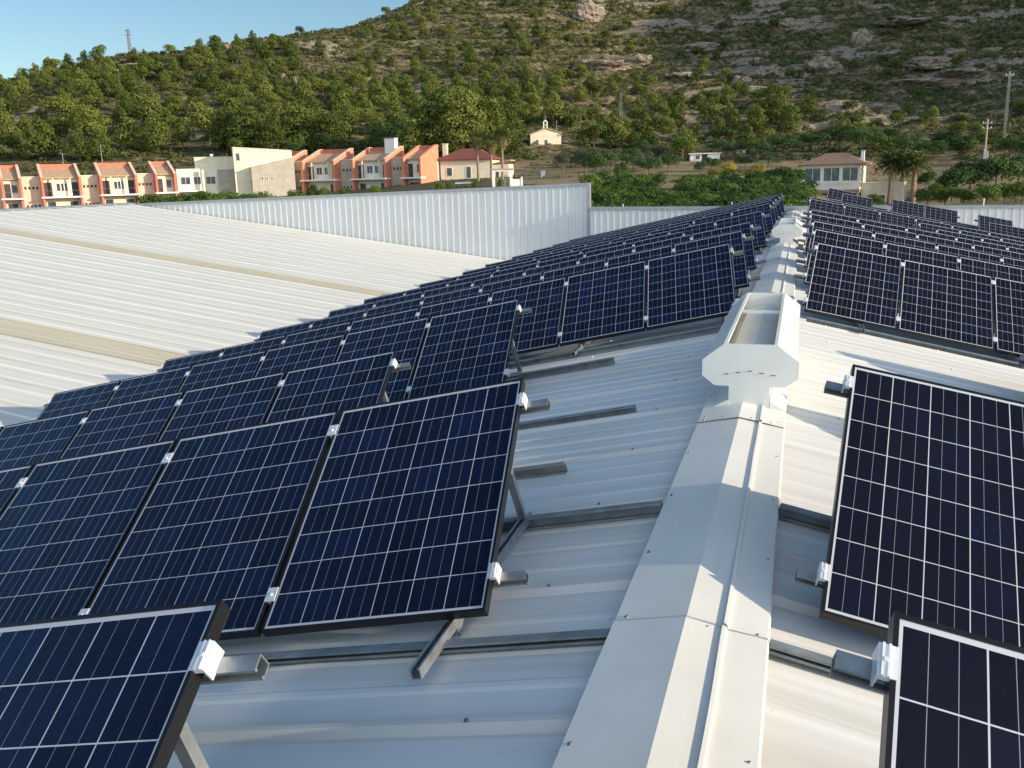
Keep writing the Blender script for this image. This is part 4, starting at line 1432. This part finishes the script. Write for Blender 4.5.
pbox('housing', M['white'], cb, 0, .55, 0, .5, -.2, 1.0); pbox('lid', M['concrete'], cb, -.04, .59, -.04, .54, 1.0, 1.07)

# chapel
A8 = xy(531.2, 212); X8 = Vector((.93, .36)).normalized()
ch = empty('chapel', (A8.x, A8.y, 6.6), math.atan2(X8.y, X8.x), 'small cream chapel with an arched bell gable on the hillside', 'chapel')
mb = MB(); mb.prism([(0, -2), (0, 4.4), (3.6, 5.7), (7.1, 4.6), (7.1, -2)], 'y', 0, 9); mb.build('wall', M['cream'], ch)
mb = MB(); mb.prism([(-.35, 4.32), (-.35, 4.5), (3.6, 5.95), (7.45, 4.72), (7.45, 4.52), (3.6, 5.75)], 'y', -.25, 9.2); mb.build('roof', M['tile'], ch)
bg = MB()
bg.box(2.95, 3.25, -.1, .4, 5.72, 7.2); bg.box(3.75, 4.05, -.1, .4, 5.72, 7.2); bg.prism([(2.95, 7.2), (4.05, 7.2), (3.5, 7.75)], 'y', -.1, .4)
bl = bg.build('bell_gable', M['cream'], ch)
mb = MB(); mb.tube((3.5, .15, 6.3), (3.5, .15, 6.9), .22, .08, 8); mb.build('bell', M['screw'], bl)
mb = MB(); mb.box(3.46, 3.54, .1, .18, 7.7, 8.6); mb.box(3.25, 3.75, .1, .18, 8.2, 8.28); mb.build('cross', M['screw'], bl)
for xx in (1.5, 3.6):
    pts = [(xx - .35, 1.2), (xx + .35, 1.2), (xx + .35, 2.9)] + [(xx + .35 * math.cos(a), 2.9 + .35 * math.sin(a)) for a in np.linspace(.3, math.pi - .3, 6)] + [(xx - .35, 2.9)]
    mb = MB(); mb.prism(pts, 'y', -.04, .02); mb.build('arched_window', M['glass_w'], ch)
mb = MB(); mb.tube((6.3, 2, 4.5), (6.3, 2, 7.6), .05, n=6); mb.tube((6.0, 2, 7.1), (6.6, 2, 7.1), .03, n=5); mb.build('aerial', M['steel'], ch)

# low white house on the slope
hh = ground_hit(690, 161.5)
if hh:
    P, d = hh
    k = d / FPX
    wh2 = empty('low_house', (P.x, P.y, P.z - .3), math.atan2(.12, .99), 'long low white flat-roofed house below the hill, right of the lattice mast', 'house')
    Lh = 29 * k
    pbox('wall', M['white'], wh2, 0, Lh, 0, 5, -1, 8.2 * k)
    pbox('roof', M['cream2'], wh2, -.3, Lh + .3, -.3, 5.3, 8.2 * k, 8.2 * k + .2)
    window(wh2, 1.0, 2.0, .6, 1.5, 0); mb = MB(); mb.box(Lh * .4, Lh * .4 + 1.1, -.03, .02, -.2, 1.6); mb.build('door', M['opening'], wh2)
hh = ground_hit(737, 154)
if hh:
    P, d = hh
    k = d / FPX
    wh2 = empty('shed', (P.x, P.y, P.z - .3), .1, 'tiny white shed with a sloping roof on the slope above the yellow bushes', 'shed')
    pbox('wall', M['white'], wh2, 0, 8 * k, 0, 2.5, -1, 4.5 * k)
    mb = MB(); mb.prism([(-.2, 4.5 * k), (-.2, 4.5 * k + .15), (8 * k + 2, 4.5 * k + .1), (8 * k + 2, 4.5 * k - .05)], 'y', -.2, 2.7); mb.build('roof', M['concrete'], wh2)
    mb = MB(); mb.box(.5, 1.1, -.03, .02, -.2, 1.0); mb.build('door', M['opening'], wh2)

# villa
A9 = xy(802, 130); X9 = Vector((.985, -.17)).normalized()
zv = -.95
vl = empty('villa', (A9.x, A9.y, zv), math.atan2(X9.y, X9.x), 'two storey villa with a glazed porch, white balustrade and brown hipped roof', 'house')
Wv = 7.9
pbox('slab', M['cream2'], vl, -.9, Wv + .1, -1.1, 6, -.30, .0)
pbox('ground_floor_wall', M['pinkish'], vl, .3, Wv - .1, .2, 6, -3.6, -.302)
M['brick'] = simple('brownish_red_render', (0.36, 0.20, 0.14), .85, 0, .12, 1.5)
pbox('red_band', M['brick'], vl, -.85, Wv + .05, -1.05, .199, -.75, -.302)
for xx in (-.7, 2.0, 4.7, Wv - .5): pbox('ground_floor_pillar', M['pinkish'], vl, xx, xx + .4, -.95, -.55, -3.6, -.752)
for xx in (.9, 3.6, 6.0): pbox('doorway', M['opening'], vl, xx, xx + 1.3, .15, .22, -3.4, -1.2)
pbox('wall', M['cream2'], vl, 0, Wv, 1.6, 6, 0, 3.0)
for xx in (0, 2.55, 5.1, Wv - .34): pbox('porch_pillar', M['cream2'], vl, xx, xx + .34, 0, .34, 0, 2.75)
pbox('porch_beam', M['cream2'], vl, 0, Wv, -.01, .35, 2.751, 3.05)
pbox('side_wall', M['cream2'], vl, Wv - .3, Wv, .35, 1.59, 0, 3.0)
for (xa_, xb_) in ((.342, 2.548), (2.892, 5.098), (5.442, Wv - .342)): window(vl, xa_, xb_, .75, 2.74, .25, mull=1, glass='glass_v')
pbox('porch_sill_wall', M['cream2'], vl, .342, Wv - .342, .2, .3, .002, .748)
mb = MB()
mb.box(-.85, Wv, -1.02, -.86, .82, .92); mb.box(-.85, Wv, -1.02, -.86, .002, .10)
bal = mb.build('balustrade', M['white'], vl)
mb = MB()
for k in range(42):
    xx = -.75 + k * (Wv + .7) / 42
    mb.tube((xx, -.94, .10), (xx, -.94, .82), .035, .035, 5)
m_ = mb.build('baluster', M['white'], bal); m_['kind'] = 'stuff'
mb = MB(); hip_roof(mb, -.45, Wv + .75, -.5, 6.5, 3.24, 4.75, 3.3); mb.build('roof', M['tile_brown'], vl)
c = pbox('chimney', M['white'], vl, Wv - .35, Wv + .1, 2.2, 2.7, 3.2, 4.9); pbox('chimney_cap', M['concrete'], c, Wv - .42, Wv + .17, 2.13, 2.77, 4.9, 5.0)
an = pbox('annex', M['cream'], vl, Wv + .1, Wv + 5.6, .8, 5.5, -3.6, .45)
pbox('annex_coping', M['cream2'], an, Wv + .05, Wv + 5.7, .7, 5.6, .45, .57)
window(an, Wv + 2.2, Wv + 3.3, -2.4, -1.1, .8)

# car behind the palms
P_ = xy(478, 160); zc = float(height(P_.x, P_.y))
cr = empty('parked_car', (P_.x, P_.y, zc), .35, 'pale blue-grey parked car half hidden behind the fan palms', 'car')
M['carpaint'] = simple('pale_blue_car_paint', (0.45, 0.50, 0.55), 0.25, 0.2, 0.03, 1)
mb = MB(); mb.prism([(0, .35), (0, .8), (.8, .95), (1.3, 1.0), (3.4, 1.0), (4.1, .85), (4.2, .35)], 'y', -.85, .85); mb.build('body', M['carpaint'], cr)
mb = MB(); mb.prism([(1.0, 1.0), (1.6, 1.45), (3.0, 1.45), (3.7, 1.0)], 'y', -.75, .75); mb.build('cabin', M['glass_w'], cr)
mb = MB(); mb.box(1.62, 2.98, -.72, .72, 1.451, 1.49); mb.build('roof', M['carpaint'], cr)
for xx in (.8, 3.4):
    for yy in (-.86, .66):
        mb = MB(); mb.tube((xx, yy, .33), (xx, yy + .2, .33), .33, n=14); mb.build('wheel', M['rubber'], cr)


# ------------------------------------------------------------------ palms
def frond_mesh(L, droop, nleaf, leafL, width, mat, rg, fan=False):
    V = []; F = []
    if fan:
        for k in range(nleaf):
            a = (k / (nleaf - 1) - .5) * 3.6
            l = L * (.8 + .3 * rg.random())
            V += [(0, 0, 0), (math.cos(a) * l * .6 - width * math.sin(a), math.sin(a) * l * .6 + width * math.cos(a), .02), (math.cos(a) * l, math.sin(a) * l, -droop * .6), (math.cos(a) * l * .6 + width * math.sin(a), math.sin(a) * l * .6 - width * math.cos(a), .02)]
            b = len(V) - 4; F.append((b, b + 1, b + 2, b + 3))
    else:
        for k in range(nleaf):
            t = .08 + .92 * k / nleaf
            x = L * math.sin(t * 1.25) / math.sin(1.25) * .9; z = L * .35 * t - droop * t * t * L
            for s in (-1, 1):
                l = leafL * math.sin(math.pi * (.12 + .85 * t)) + .08
                V += [(x, 0, z), (x + .10, s * l * .4, z + .03), (x + l * .55, s * l * .85, z - l * .28), (x - .03, s * l * .4, z)]
                b = len(V) - 4; F.append((b, b + 1, b + 2, b + 3))
    return np.array(V), F


def palm(px, d, zb, zt, kind, label, seed):
    rg = np.random.default_rng(seed)
    P = xy(px, d)
    t = empty('palm_tree', (P.x, P.y, zb), rg.random() * 6, label, 'palm tree', 'date palms beside the villa' if kind == 'date' else 'fan palms beside the bungalow')
    H = zt - zb
    mb = MB(); r = .36 if kind == 'date' else .2
    for k in range(6):
        a, b = k / 6, (k + 1) / 6
        mb.tube((.05 * math.sin(a * 3), 0, H * a - (.4 if k == 0 else 0)), (.05 * math.sin(b * 3), 0, H * b), r * (1 - .2 * a) * 1.05, r * (1 - .2 * b) * .95, 10)
    mb.build('trunk', M['palmbark'], t)
    Vs = []; Fs = []; Vd = []; Fd = []

    def addf(V, F, az, el, VV, FF):
        R = Matrix.Rotation(az, 3, 'Z') @ Matrix.Rotation(-el, 3, 'Y')
        b = len(VV)
        for v in V: VV.append(tuple(R @ Vector(v) + Vector((.05, 0, H))))
        for f in F: FF.append([b + i for i in f])
    if kind == 'date':
        for k in range(46):
            el = math.radians(78 - 100 * (k / 46)); V, F = frond_mesh(2.5, .55 + .1 * rg.random(), 26, .55, .03, None, rg)
            addf(V, F, k * 2.4, el, Vs, Fs)
        for k in range(10):
            V, F = frond_mesh(1.7, .7, 16, .4, .03, None, rg); addf(V, F, k * 2.1, math.radians(-35), Vd, Fd)
    else:
        for k in range(34):
            el = math.radians(85 - 105 * (k / 34)); V, F = frond_mesh(.95, .5, 15, .5, .035, None, rg, True)
            V = V + np.array([.75, 0, 0]); addf(V, F, k * 2.4, el, Vs, Fs)
        for k in range(40):
            V, F = frond_mesh(.8, .5, 11, .4, .04, None, rg, True); V = V + np.array([.25, 0, 0])
            Vn = []; Fn = []
            R = Matrix.Rotation(k * 2.4, 3, 'Z') @ Matrix.Rotation(math.radians(62 + 15 * rg.random()), 3, 'Y')
            b = len(Vd)
            for v in V: Vd.append(tuple(R @ Vector(v) + Vector((.05, 0, H - .05 - .9 * (k / 40)))))
            for f in F: Fd.append([b + i for i in f])
    me = bpy.data.meshes.new('crown'); me.from_pydata(Vs, [], Fs); me.materials.append(M['palm']); link_mesh('crown', me, t)
    me = bpy.data.meshes.new('dead_fronds'); me.from_pydata(Vd, [], Fd); me.materials.append(M['dryfrond']); link_mesh('dead_fronds', me, t)
    return t


palm(478.5, 135, 1.0, 7.2, 'fan', 'left fan palm with a brown skirt of dead fronds by the bungalow', 1)
palm(491.5, 137, 1.0, 6.7, 'fan', 'middle and thinnest fan palm by the bungalow', 2)
palm(502.5, 134, 1.0, 7.3, 'fan', 'right and bushiest fan palm by the bungalow', 3)
palm(891.5, 122, -3.6, 1.9, 'date', 'left date palm, nearest the villa annex', 4)
palm(903.5, 126, -3.6, 1.5, 'date', 'middle date palm beside the villa', 5)
palm(915.5, 121, -3.6, 1.7, 'date', 'right date palm with a bushy crown beside the villa', 6)

# ------------------------------------------------------------------ masts, poles
def lattice(px, ybase, ytop, name, label, cat, w0=.5, w1=.3, arms=(), r0=150, pos=None, mat='steel', th=.05):
    if pos is None:
        h_ = ground_hit(px, ybase, r0)
        if not h_: return
        P, d = h_
    else: P, d = pos
    H = (ybase - ytop) * d / FPX
    t = empty(name, (P.x, P.y, P.z - .2), .3, label, cat)
    mb = MB()
    n = max(6, int(H / .9))
    for sx in (-1, 1):
        for sy in (-1, 1):
            mb.tube((sx * w0, sy * w0, 0), (sx * w1, sy * w1, H), th, n=4)
    for k in range(n):
        a, b = k / n, (k + 1) / n; wa, wb = w0 + (w1 - w0) * a, w0 + (w1 - w0) * b
        s = 1 if k % 2 else -1
        for (p, q) in (((-s * wa, -wa), (s * wb, -wb)), ((-s * wa, wa), (s * wb, wb)), ((-wa, -s * wa), (-wb, s * wb)), ((wa, -s * wa), (wb, s * wb))):
            mb.tube((p[0], p[1], H * a), (q[0], q[1], H * b), th * .6, n=3)
    mb.build('lattice', M[mat], t)
    for (f, l) in arms:
        m2 = MB(); m2.box(-l, l, -.08, .08, H * f - .08, H * f + .08); ar = m2.build('crossarm', M[mat], t)
        for x in (-l * .9, 0, l * .9):
            m3_ = MB(); m3_.tube((x, 0, H * f + .08), (x, 0, H * f + .38), .07, .05, 6); m3_.build('insulator', M['white'], ar)
    return t


lattice(621, 150.5, 95, 'lattice_mast', 'slender grey lattice mast standing in front of the pines right of the chapel', 'mast', .26, .2, (), 150, th=.04)
tcr = [float(height(*(CAM[:2] + np.array([ray(145, yhor(145))[0], ray(145, yhor(145))[1]]) / math.hypot(*ray(145, yhor(145))[:2]) * r_))) for r_ in range(340, 430, 2)]
kmax = 340 + 2 * int(np.argmax([(z - CAM[2]) / r_ for z, r_ in zip(tcr, range(340, 430, 2))]))
vv = np.array([ray(145, yhor(145))[0], ray(145, yhor(145))[1]]); vv = vv / np.linalg.norm(vv) * kmax
pc = Vector((CAM[0] + vv[0], CAM[1] + vv[1], float(height(CAM[0] + vv[0], CAM[1] + vv[1]))))
lattice(145, 43, 20, 'pylon', 'small lattice pylon with crossarms on the crest against the sky', 'pylon', .5, .3, ((.93, 1.7), (.78, 1.9)), pos=(pc, kmax * .97), th=.11)
lattice(1003, 150, 74, 'pylon', 'thin grey lattice pylon on the shaded slope near the right edge', 'pylon', .20, .14, ((.95, .8),), 150, th=.028)


def pole(px, ybase, ytop, label, cat='pole', arm=.8, r0=150, mat='polewood', r=.12, extra=None, name='utility_pole'):
    h_ = ground_hit(px, ybase, r0)
    if not h_: return
    P, d = h_
    H = (ybase - ytop) * d / FPX
    t = empty(name, (P.x, P.y, P.z - .2), .25, label, cat)
    mb = MB(); mb.tube((0, 0, 0), (0, 0, H + .2), r, r * .7, 8); mb.build('pole', M[mat], t)
    if arm:
        for zz in (H * .93, H * .82):
            mb = MB(); mb.box(-arm, arm, -.06, .06, zz - .06, zz + .06); a = mb.build('crossarm', M['steel'], t)
            for x in (-arm * .9, arm * .9):
                m2 = MB(); m2.tube((x, 0, zz + .06), (x, 0, zz + .3), .06, .04, 6); m2.build('insulator', M['white'], a)
    if extra:
        mb = MB(); mb.box(-.45, .45, -.55, -.13, H * .10, H * .10 + 1.4); e_ = mb.build('transformer_box', M['steel'], t)
        mb = MB(); mb.tube((-.2, -.3, H * .1 + 1.4), (-.2, -.3, H * .1 + 1.8), .05, n=6); mb.build('bushing', M['white'], e_)
    return t


pole(984, 163, 121, 'sunlit concrete utility pole carrying a grey transformer box, right side of the field', arm=.8, r=.2, extra=True)
pole(297, 96, 77, 'pale pole with a crossarm half way up the left hillside', arm=.7, r=.16)
pole(332, 131, 114, 'pale pole with two crossarms among the pines above the red gables', arm=1.1, r=.14)
pole(64, 168, 154, 'thin lamp post behind the second house from the left', 'lamp post', arm=.0, mat='steel', r=.09, name='lamp_post', r0=160)
pole(103, 168, 146, 'thin lamp post behind the third house from the left', 'lamp post', arm=.0, mat='steel', r=.09, name='lamp_post', r0=160)

# wire fence by the yellow bushes
fa = xy(716, 119); fb2 = xy(796, 119)
fz = float(height(fa.x, fa.y))
fn = empty('wire_fence', (fa.x, fa.y, fz), math.atan2((fb2 - fa).y, (fb2 - fa).x), 'wire fence on pale posts along the field left of the villa', 'fence')
Lf = (fb2 - fa).length
for k in range(13):
    q = fa + (fb2 - fa) * (k / 12); zq = float(height(q.x, q.y)) - fz
    mb = MB(); mb.box(Lf * k / 12 - .05, Lf * k / 12 + .05, -.05, .05, zq - .2, zq + 1.25); mb.build('post', M['concrete'], fn)
mb = MB()
for k in range(12):
    qa = fa + (fb2 - fa) * (k / 12); qb = fa + (fb2 - fa) * ((k + 1) / 12)
    za = float(height(qa.x, qa.y)) - fz; zb = float(height(qb.x, qb.y)) - fz
    for hh_ in (.35, .75, 1.15): mb.tube((Lf * k / 12, 0, za + hh_), (Lf * (k + 1) / 12, 0, zb + hh_), .012, n=3)
mb.build('wire', M['steel'], fn)

# ------------------------------------------------------------------ field trees
def plant_px(kind, px, d, hm, H0, name, label, cat, group, mat=None, wide=1.0, zoff=0.0):
    P = xy(px, d); z = float(height(P.x, P.y)) + zoff
    return plant(kind, (P.x, P.y, z - .1), hm / H0, name, label, cat, group, mat, wide)


# citrus orchard
ro = random.Random(9)
for i, d in enumerate(np.arange(76, 110, 3.6)):
    n = 11
    for j in range(n + (1 if d > 90 else 0)):
        px = 592 + (796 - 592) * (j + .5 * (i % 2) + ro.uniform(-.15, .15)) / n
        if d > 100 and 655 < px < 680: continue
        plant_px('round', px, d, ro.uniform(2.75, 3.2) + (.5 if d < 90 else 0), 4.0, 'citrus_tree', 'rounded dark green citrus tree in the orchard behind the far parapet', 'tree', 'citrus trees in the orchard', mat='bush' if ro.random() < .3 else None, wide=1.25)
for (px, d, hm) in ((600, 112, 2.6), (626, 113, 2.6), (655, 114, 2.4), (700, 113, 2.6), (730, 112, 3.0), (762, 112, 3.2), (785, 111, 3.4)):
    plant_px('round', px, d, hm, 4.0, 'citrus_tree', 'citrus tree in the back row of the orchard', 'tree', 'citrus trees in the back row of the orchard', wide=1.2)
# olives and carobs on the bare field
for (px, yb, hp, wd, mt, lab) in (
        (563, 171, 20, 1.0, None, 'grey-green olive tree closest to the chapel'), (585, 175, 27, 1.1, None, 'spreading olive tree below and right of the chapel'),
        (598, 178, 30, 1.2, 'broad', 'broad dark spreading tree on bare earth in the middle of the field'), (650, 178, 25, 1.1, 'broad', 'dark spreading tree on the bare field right of the mast foot'),
        (634, 172, 24, 1.0, None, 'olive tree just behind the mast foot'), (668, 172, 20, 1.0, 'broad', 'dark rounded tree left of the low white house'),
        (621, 182, 20, .8, 'bush', 'small bright green tree alone in front of the mast'), (682, 158, 27, .8, 'bush', 'upright yellow-green tree left of the low white house'),
        (612, 168, 22, 1.1, None, 'olive tree between the chapel and the mast'), (700, 176, 17, .8, None, 'small thin olive in front of the low white house'),
        (731, 160, 22, 1.0, None, 'silvery olive tree right of the low white house'), (745, 170, 18, 1.3, 'broad', 'low dark tree above the yellow bushes'),
        (768, 168, 18, 1.3, None, 'wide olive tree right of the yellow bushes'), (640, 160, 22, 1.0, 'broad', 'dark tree behind the mast'),
        (575, 168, 20, 1.1, None, 'olive tree on the terrace right below the chapel'), (592, 166, 20, 1.1, 'broad', 'dark round tree behind the olives below the chapel'),
        (628, 166, 20, 1.2, 'broad', 'dark leafy tree left of the mast foot'), (660, 165, 22, 1.2, None, 'olive tree at the foot of the slope left of the low house'),
        (645, 170, 20, 1.1, None, 'grey-green olive right of the mast foot'), (712, 172, 16, 1.2, 'broad', 'low dark bushy tree before the low white house'),
        (758, 160, 22, 1.3, 'broad', 'dark tree at the slope foot above the yellow bushes'), (722, 156, 20, 1.2, 'broad', 'dark tree right behind the low white house'),
        (885, 150, 24, 1.3, 'broad', 'dark tree behind the left date palm'), (905, 156, 24, 1.3, 'broad', 'dark tree behind the middle date palm'),
        (985, 152, 22, 1.3, 'broad', 'dark tree behind the transformer pole'), (945, 150, 20, 1.3, 'broad', 'dark tree on the shaded slope foot at right'),
        (785, 158, 26, 1.3, 'broad', 'dark wood tree left of the villa roof'), (812, 152, 24, 1.3, 'broad', 'dark tree behind the left half of the villa roof'),
        (840, 150, 26, 1.3, 'broad', 'dark tree directly behind the villa roof'), (868, 156, 30, 1.2, 'broad', 'dark tree behind the villa chimney'),
        (933, 160, 22, 1.3, 'broad', 'dark tree behind the right date palm'), (960, 158, 24, 1.3, 'broad', 'dark tree left of the transformer pole'),
        (1010, 160, 26, 1.3, 'broad', 'dark tree right of the transformer pole'), (1035, 164, 34, 1.3, 'broad', 'dark tree at the right edge behind the field')):
    h_ = ground_hit(px, yb, 108)
    if h_:
        P, d = h_
        plant('olive', (P.x, P.y, P.z - .1), hp * d / FPX / 6.0, 'field_tree', lab, 'tree', 'scattered field trees', mat=mt, wide=wd)
for (px, d, hm, lab) in ((716, 124, 2.4, 'small yellowing bush, left of three'), (728, 126, 2.7, 'yellow bush, middle of three'), (754, 122, 3.0, 'bright yellow bush, largest of three')):
    plant_px('round', px, d, hm, 4.0, 'yellow_bush', lab, 'bush', 'yellowing bushes in the field', mat='yellow', wide=1.1)
# trees round the villa and right side
for (px, d, hm, mt, lab) in ((790, 116, 3.9, None, 'dark citrus tree left of the villa wall'), (775, 118, 3.2, None, 'dark tree at the orchard corner left of the villa'), (782, 112, 3.6, 'bush', 'brighter tree at the orchard corner'),
                             (878, 116, 2.0, 'bush', 'low round shrub below the left date palm'), (930, 112, 3.4, 'bush', 'bright shrub right of the date palms'), (948, 110, 3.0, 'bush', 'bright rounded shrub behind the right parapet, second'),
                             (966, 108, 2.9, 'bush', 'bright rounded shrub behind the right parapet, third'), (990, 106, 3.3, 'bush', 'bright tall shrub behind the right parapet, fourth'), (1008, 107, 3.2, 'bush', 'bright shrub near the right edge behind the parapet'),
                             (1026, 106, 3.4, 'bush', 'bright shrub cut by the right edge of the picture'), (955, 122, 5.0, 'broad', 'dark tall tree behind the bright shrubs, left'), (972, 124, 5.4, 'broad', 'dark tall tree behind the bright shrubs, middle'),
                             (998, 124, 6.2, 'broad', 'dark tall tree behind the bright shrubs, right'), (1020, 128, 5.0, 'broad', 'dark tree at the right edge behind the shrubs'), (927, 135, 3.2, None, 'small tree on the slope right of the palms')):
    plant_px('round', px, d, hm, 4.0, 'garden_tree', lab, 'tree', 'garden trees near the villa', mat=mt, wide=1.15)
A10 = xy(938, 124); z10 = float(height(A10.x, A10.y))
sh = empty('shed', (A10.x, A10.y, z10), 0, 'small grey shed among dark trees right of the palms', 'shed')
pbox('wall', M['concrete'], sh, 0, 2.2, 0, 2.5, -.5, 2.6); pbox('roof', M['cream2'], sh, -.2, 2.4, -.2, 2.7, 2.6, 2.72)
mb = MB(); mb.box(.3, 1.0, -.03, .02, -.3, 1.7); mb.build('door', M['opening'], sh)

# bushes in front of the cream buildings
for k, px in enumerate(np.arange(152, 268, 7.5)):
    d = 96 + 3 * (k % 3)
    P = xy(px, d); zt = CAM[2] - (191.5 - .03 * (px - 150) - yhor(px)) * d / FPX - ro.uniform(0, .25)
    zg = float(height(P.x, P.y))
    plant('round', (P.x, P.y, zg), (zt - zg) / 3.9, 'hedge_bush', 'leafy green bush in the line in front of the cream blocks', 'bush', 'bushes in front of the cream blocks', 'bush', 1.0)
for (px, top, lab) in ((292, 187, 'green bush in front of the first house of the second row'), (312, 185.5, 'green bush in front of the second house of the second row'), (322, 184.5, 'larger green bush in front of the second house of the second row'), (345, 186, 'low bush between second and third house'), (374, 181.5, 'round green bush in front of the third house of the second row'),
                       (440, 179.5, 'green bush at the foot of the orange end wall'), (450, 181, 'low bush in front of the bungalow'), (475, 178, 'low bush at the foot of the left fan palm'), (500, 178.5, 'low bush beside the gateway')):
    d = 104
    P = xy(px, d); zt = CAM[2] - (top - yhor(px)) * d / FPX; zg = float(height(P.x, P.y))
    plant('round', (P.x, P.y, zg), (zt - zg) / 3.9, 'hedge_bush', lab, 'bush', 'bushes in front of the second row', 'bush', .55)

# limestone outcrops
def outcrop(px, py, wpx, hpx, label, seed, cm='rockface'):
    h_ = ground_hit(px, py, 190)
    if not h_: return
    P, d = h_
    k = d / FPX
    import bmesh
    bm = bmesh.new(); bmesh.ops.create_icosphere(bm, subdivisions=5, radius=1)
    rg = np.random.default_rng(seed); o_ = rg.random(3) * 50
    from mathutils import noise as mn
    for v in bm.verts:
        c = v.co.copy()
        n1 = mn.noise(c * 1.3 + Vector(o_)); n2 = mn.noise(c * 3.5 + Vector(o_)); n3 = mn.noise(c * 9 + Vector(o_))
        s = 1 + .45 * n1 + .22 * n2 + .09 * n3
        zq = round(c.z * 5 + n2) / 5
        v.co = Vector((c.x * s * wpx * k * .5, c.y * s * wpx * k * .35, (c.z * .6 + zq * .4) * s * hpx * k * .5))
    me = bpy.data.meshes.new('rock_outcrop'); bm.to_mesh(me); bm.free(); me.materials.append(M[cm])
    o = link_mesh('rock_outcrop', me); o.location = (P.x, P.y, P.z); o.rotation_euler = (0, 0, rg.random() * .6)
    tag(o, label, 'rock', 'limestone outcrops on the hillside')


def rock_mat():
    m, nt, b = mat_new('limestone_rock')
    tc = N(nt, 'ShaderNodeTexCoord'); g = tc.outputs['Object']
    c = ramp(nt, noise_n(nt, .5, 8, g, .7, mapping=(1, 1, 2)), [(.34, (.07, .055, .04)), (.46, (.24, .19, .14)), (.60, (.40, .33, .26)), (.72, (.36, .24, .15))])
    nt.links.new(c, b.inputs['Base Color']); b.inputs['Roughness'].default_value = .95
    bn = N(nt, 'ShaderNodeBump'); bn.inputs['Strength'].default_value = 1; bn.inputs['Distance'].default_value = 1.0
    nt.links.new(noise_n(nt, .9, 8, g, .7), bn.inputs['Height']); nt.links.new(bn.outputs[0], b.inputs['Normal'])
    return m


M['rockface'] = rock_mat()
for (px, py, w_, h_, lab, sd) in ((588, 18, 34, 26, 'large pale rock crag near the top of the picture, left of centre hill', 1), (376, 13, 9, 7, 'round grey boulder on the skyline where the crest leaves the picture', 2), (232, 50, 18, 9, 'pale rock on the left crest among pines', 3),
                                 (600, 68, 60, 13, 'long pale ledge across the hillside above the mast', 4), (640, 62, 26, 12, 'pale ledge end right above the mast', 5), (700, 50, 46, 12, 'rugged ledge on the right hillside, upper', 6), (742, 84, 18, 12, 'grey rounded rock on the middle right slope', 7), (690, 78, 40, 10, 'pale broken ledge below the upper one', 8),
                                 (788, 28, 24, 12, 'pale rock near the top right', 9), (862, 42, 18, 22, 'tall pale crag on the right slope', 10), (822, 70, 34, 20, 'brown crag in the right middle of the hill', 11), (925, 66, 46, 14, 'layered rock on the far right slope', 12), (915, 84, 60, 9, 'long stepped ledge on the far right slope', 13),
                                 (960, 76, 50, 8, 'stepped ledge near the right edge', 14), (130, 66, 22, 4, 'thin pale ledge on the left crest', 15), (110, 72, 14, 4, 'small pale ledge on the left slope', 16), (283, 78, 8, 7, 'small pale rock beside the hillside pole', 17), (905, 25, 50, 8, 'ledge high on the right slope', 18)):
    outcrop(px, py, w_, h_, lab, sd)
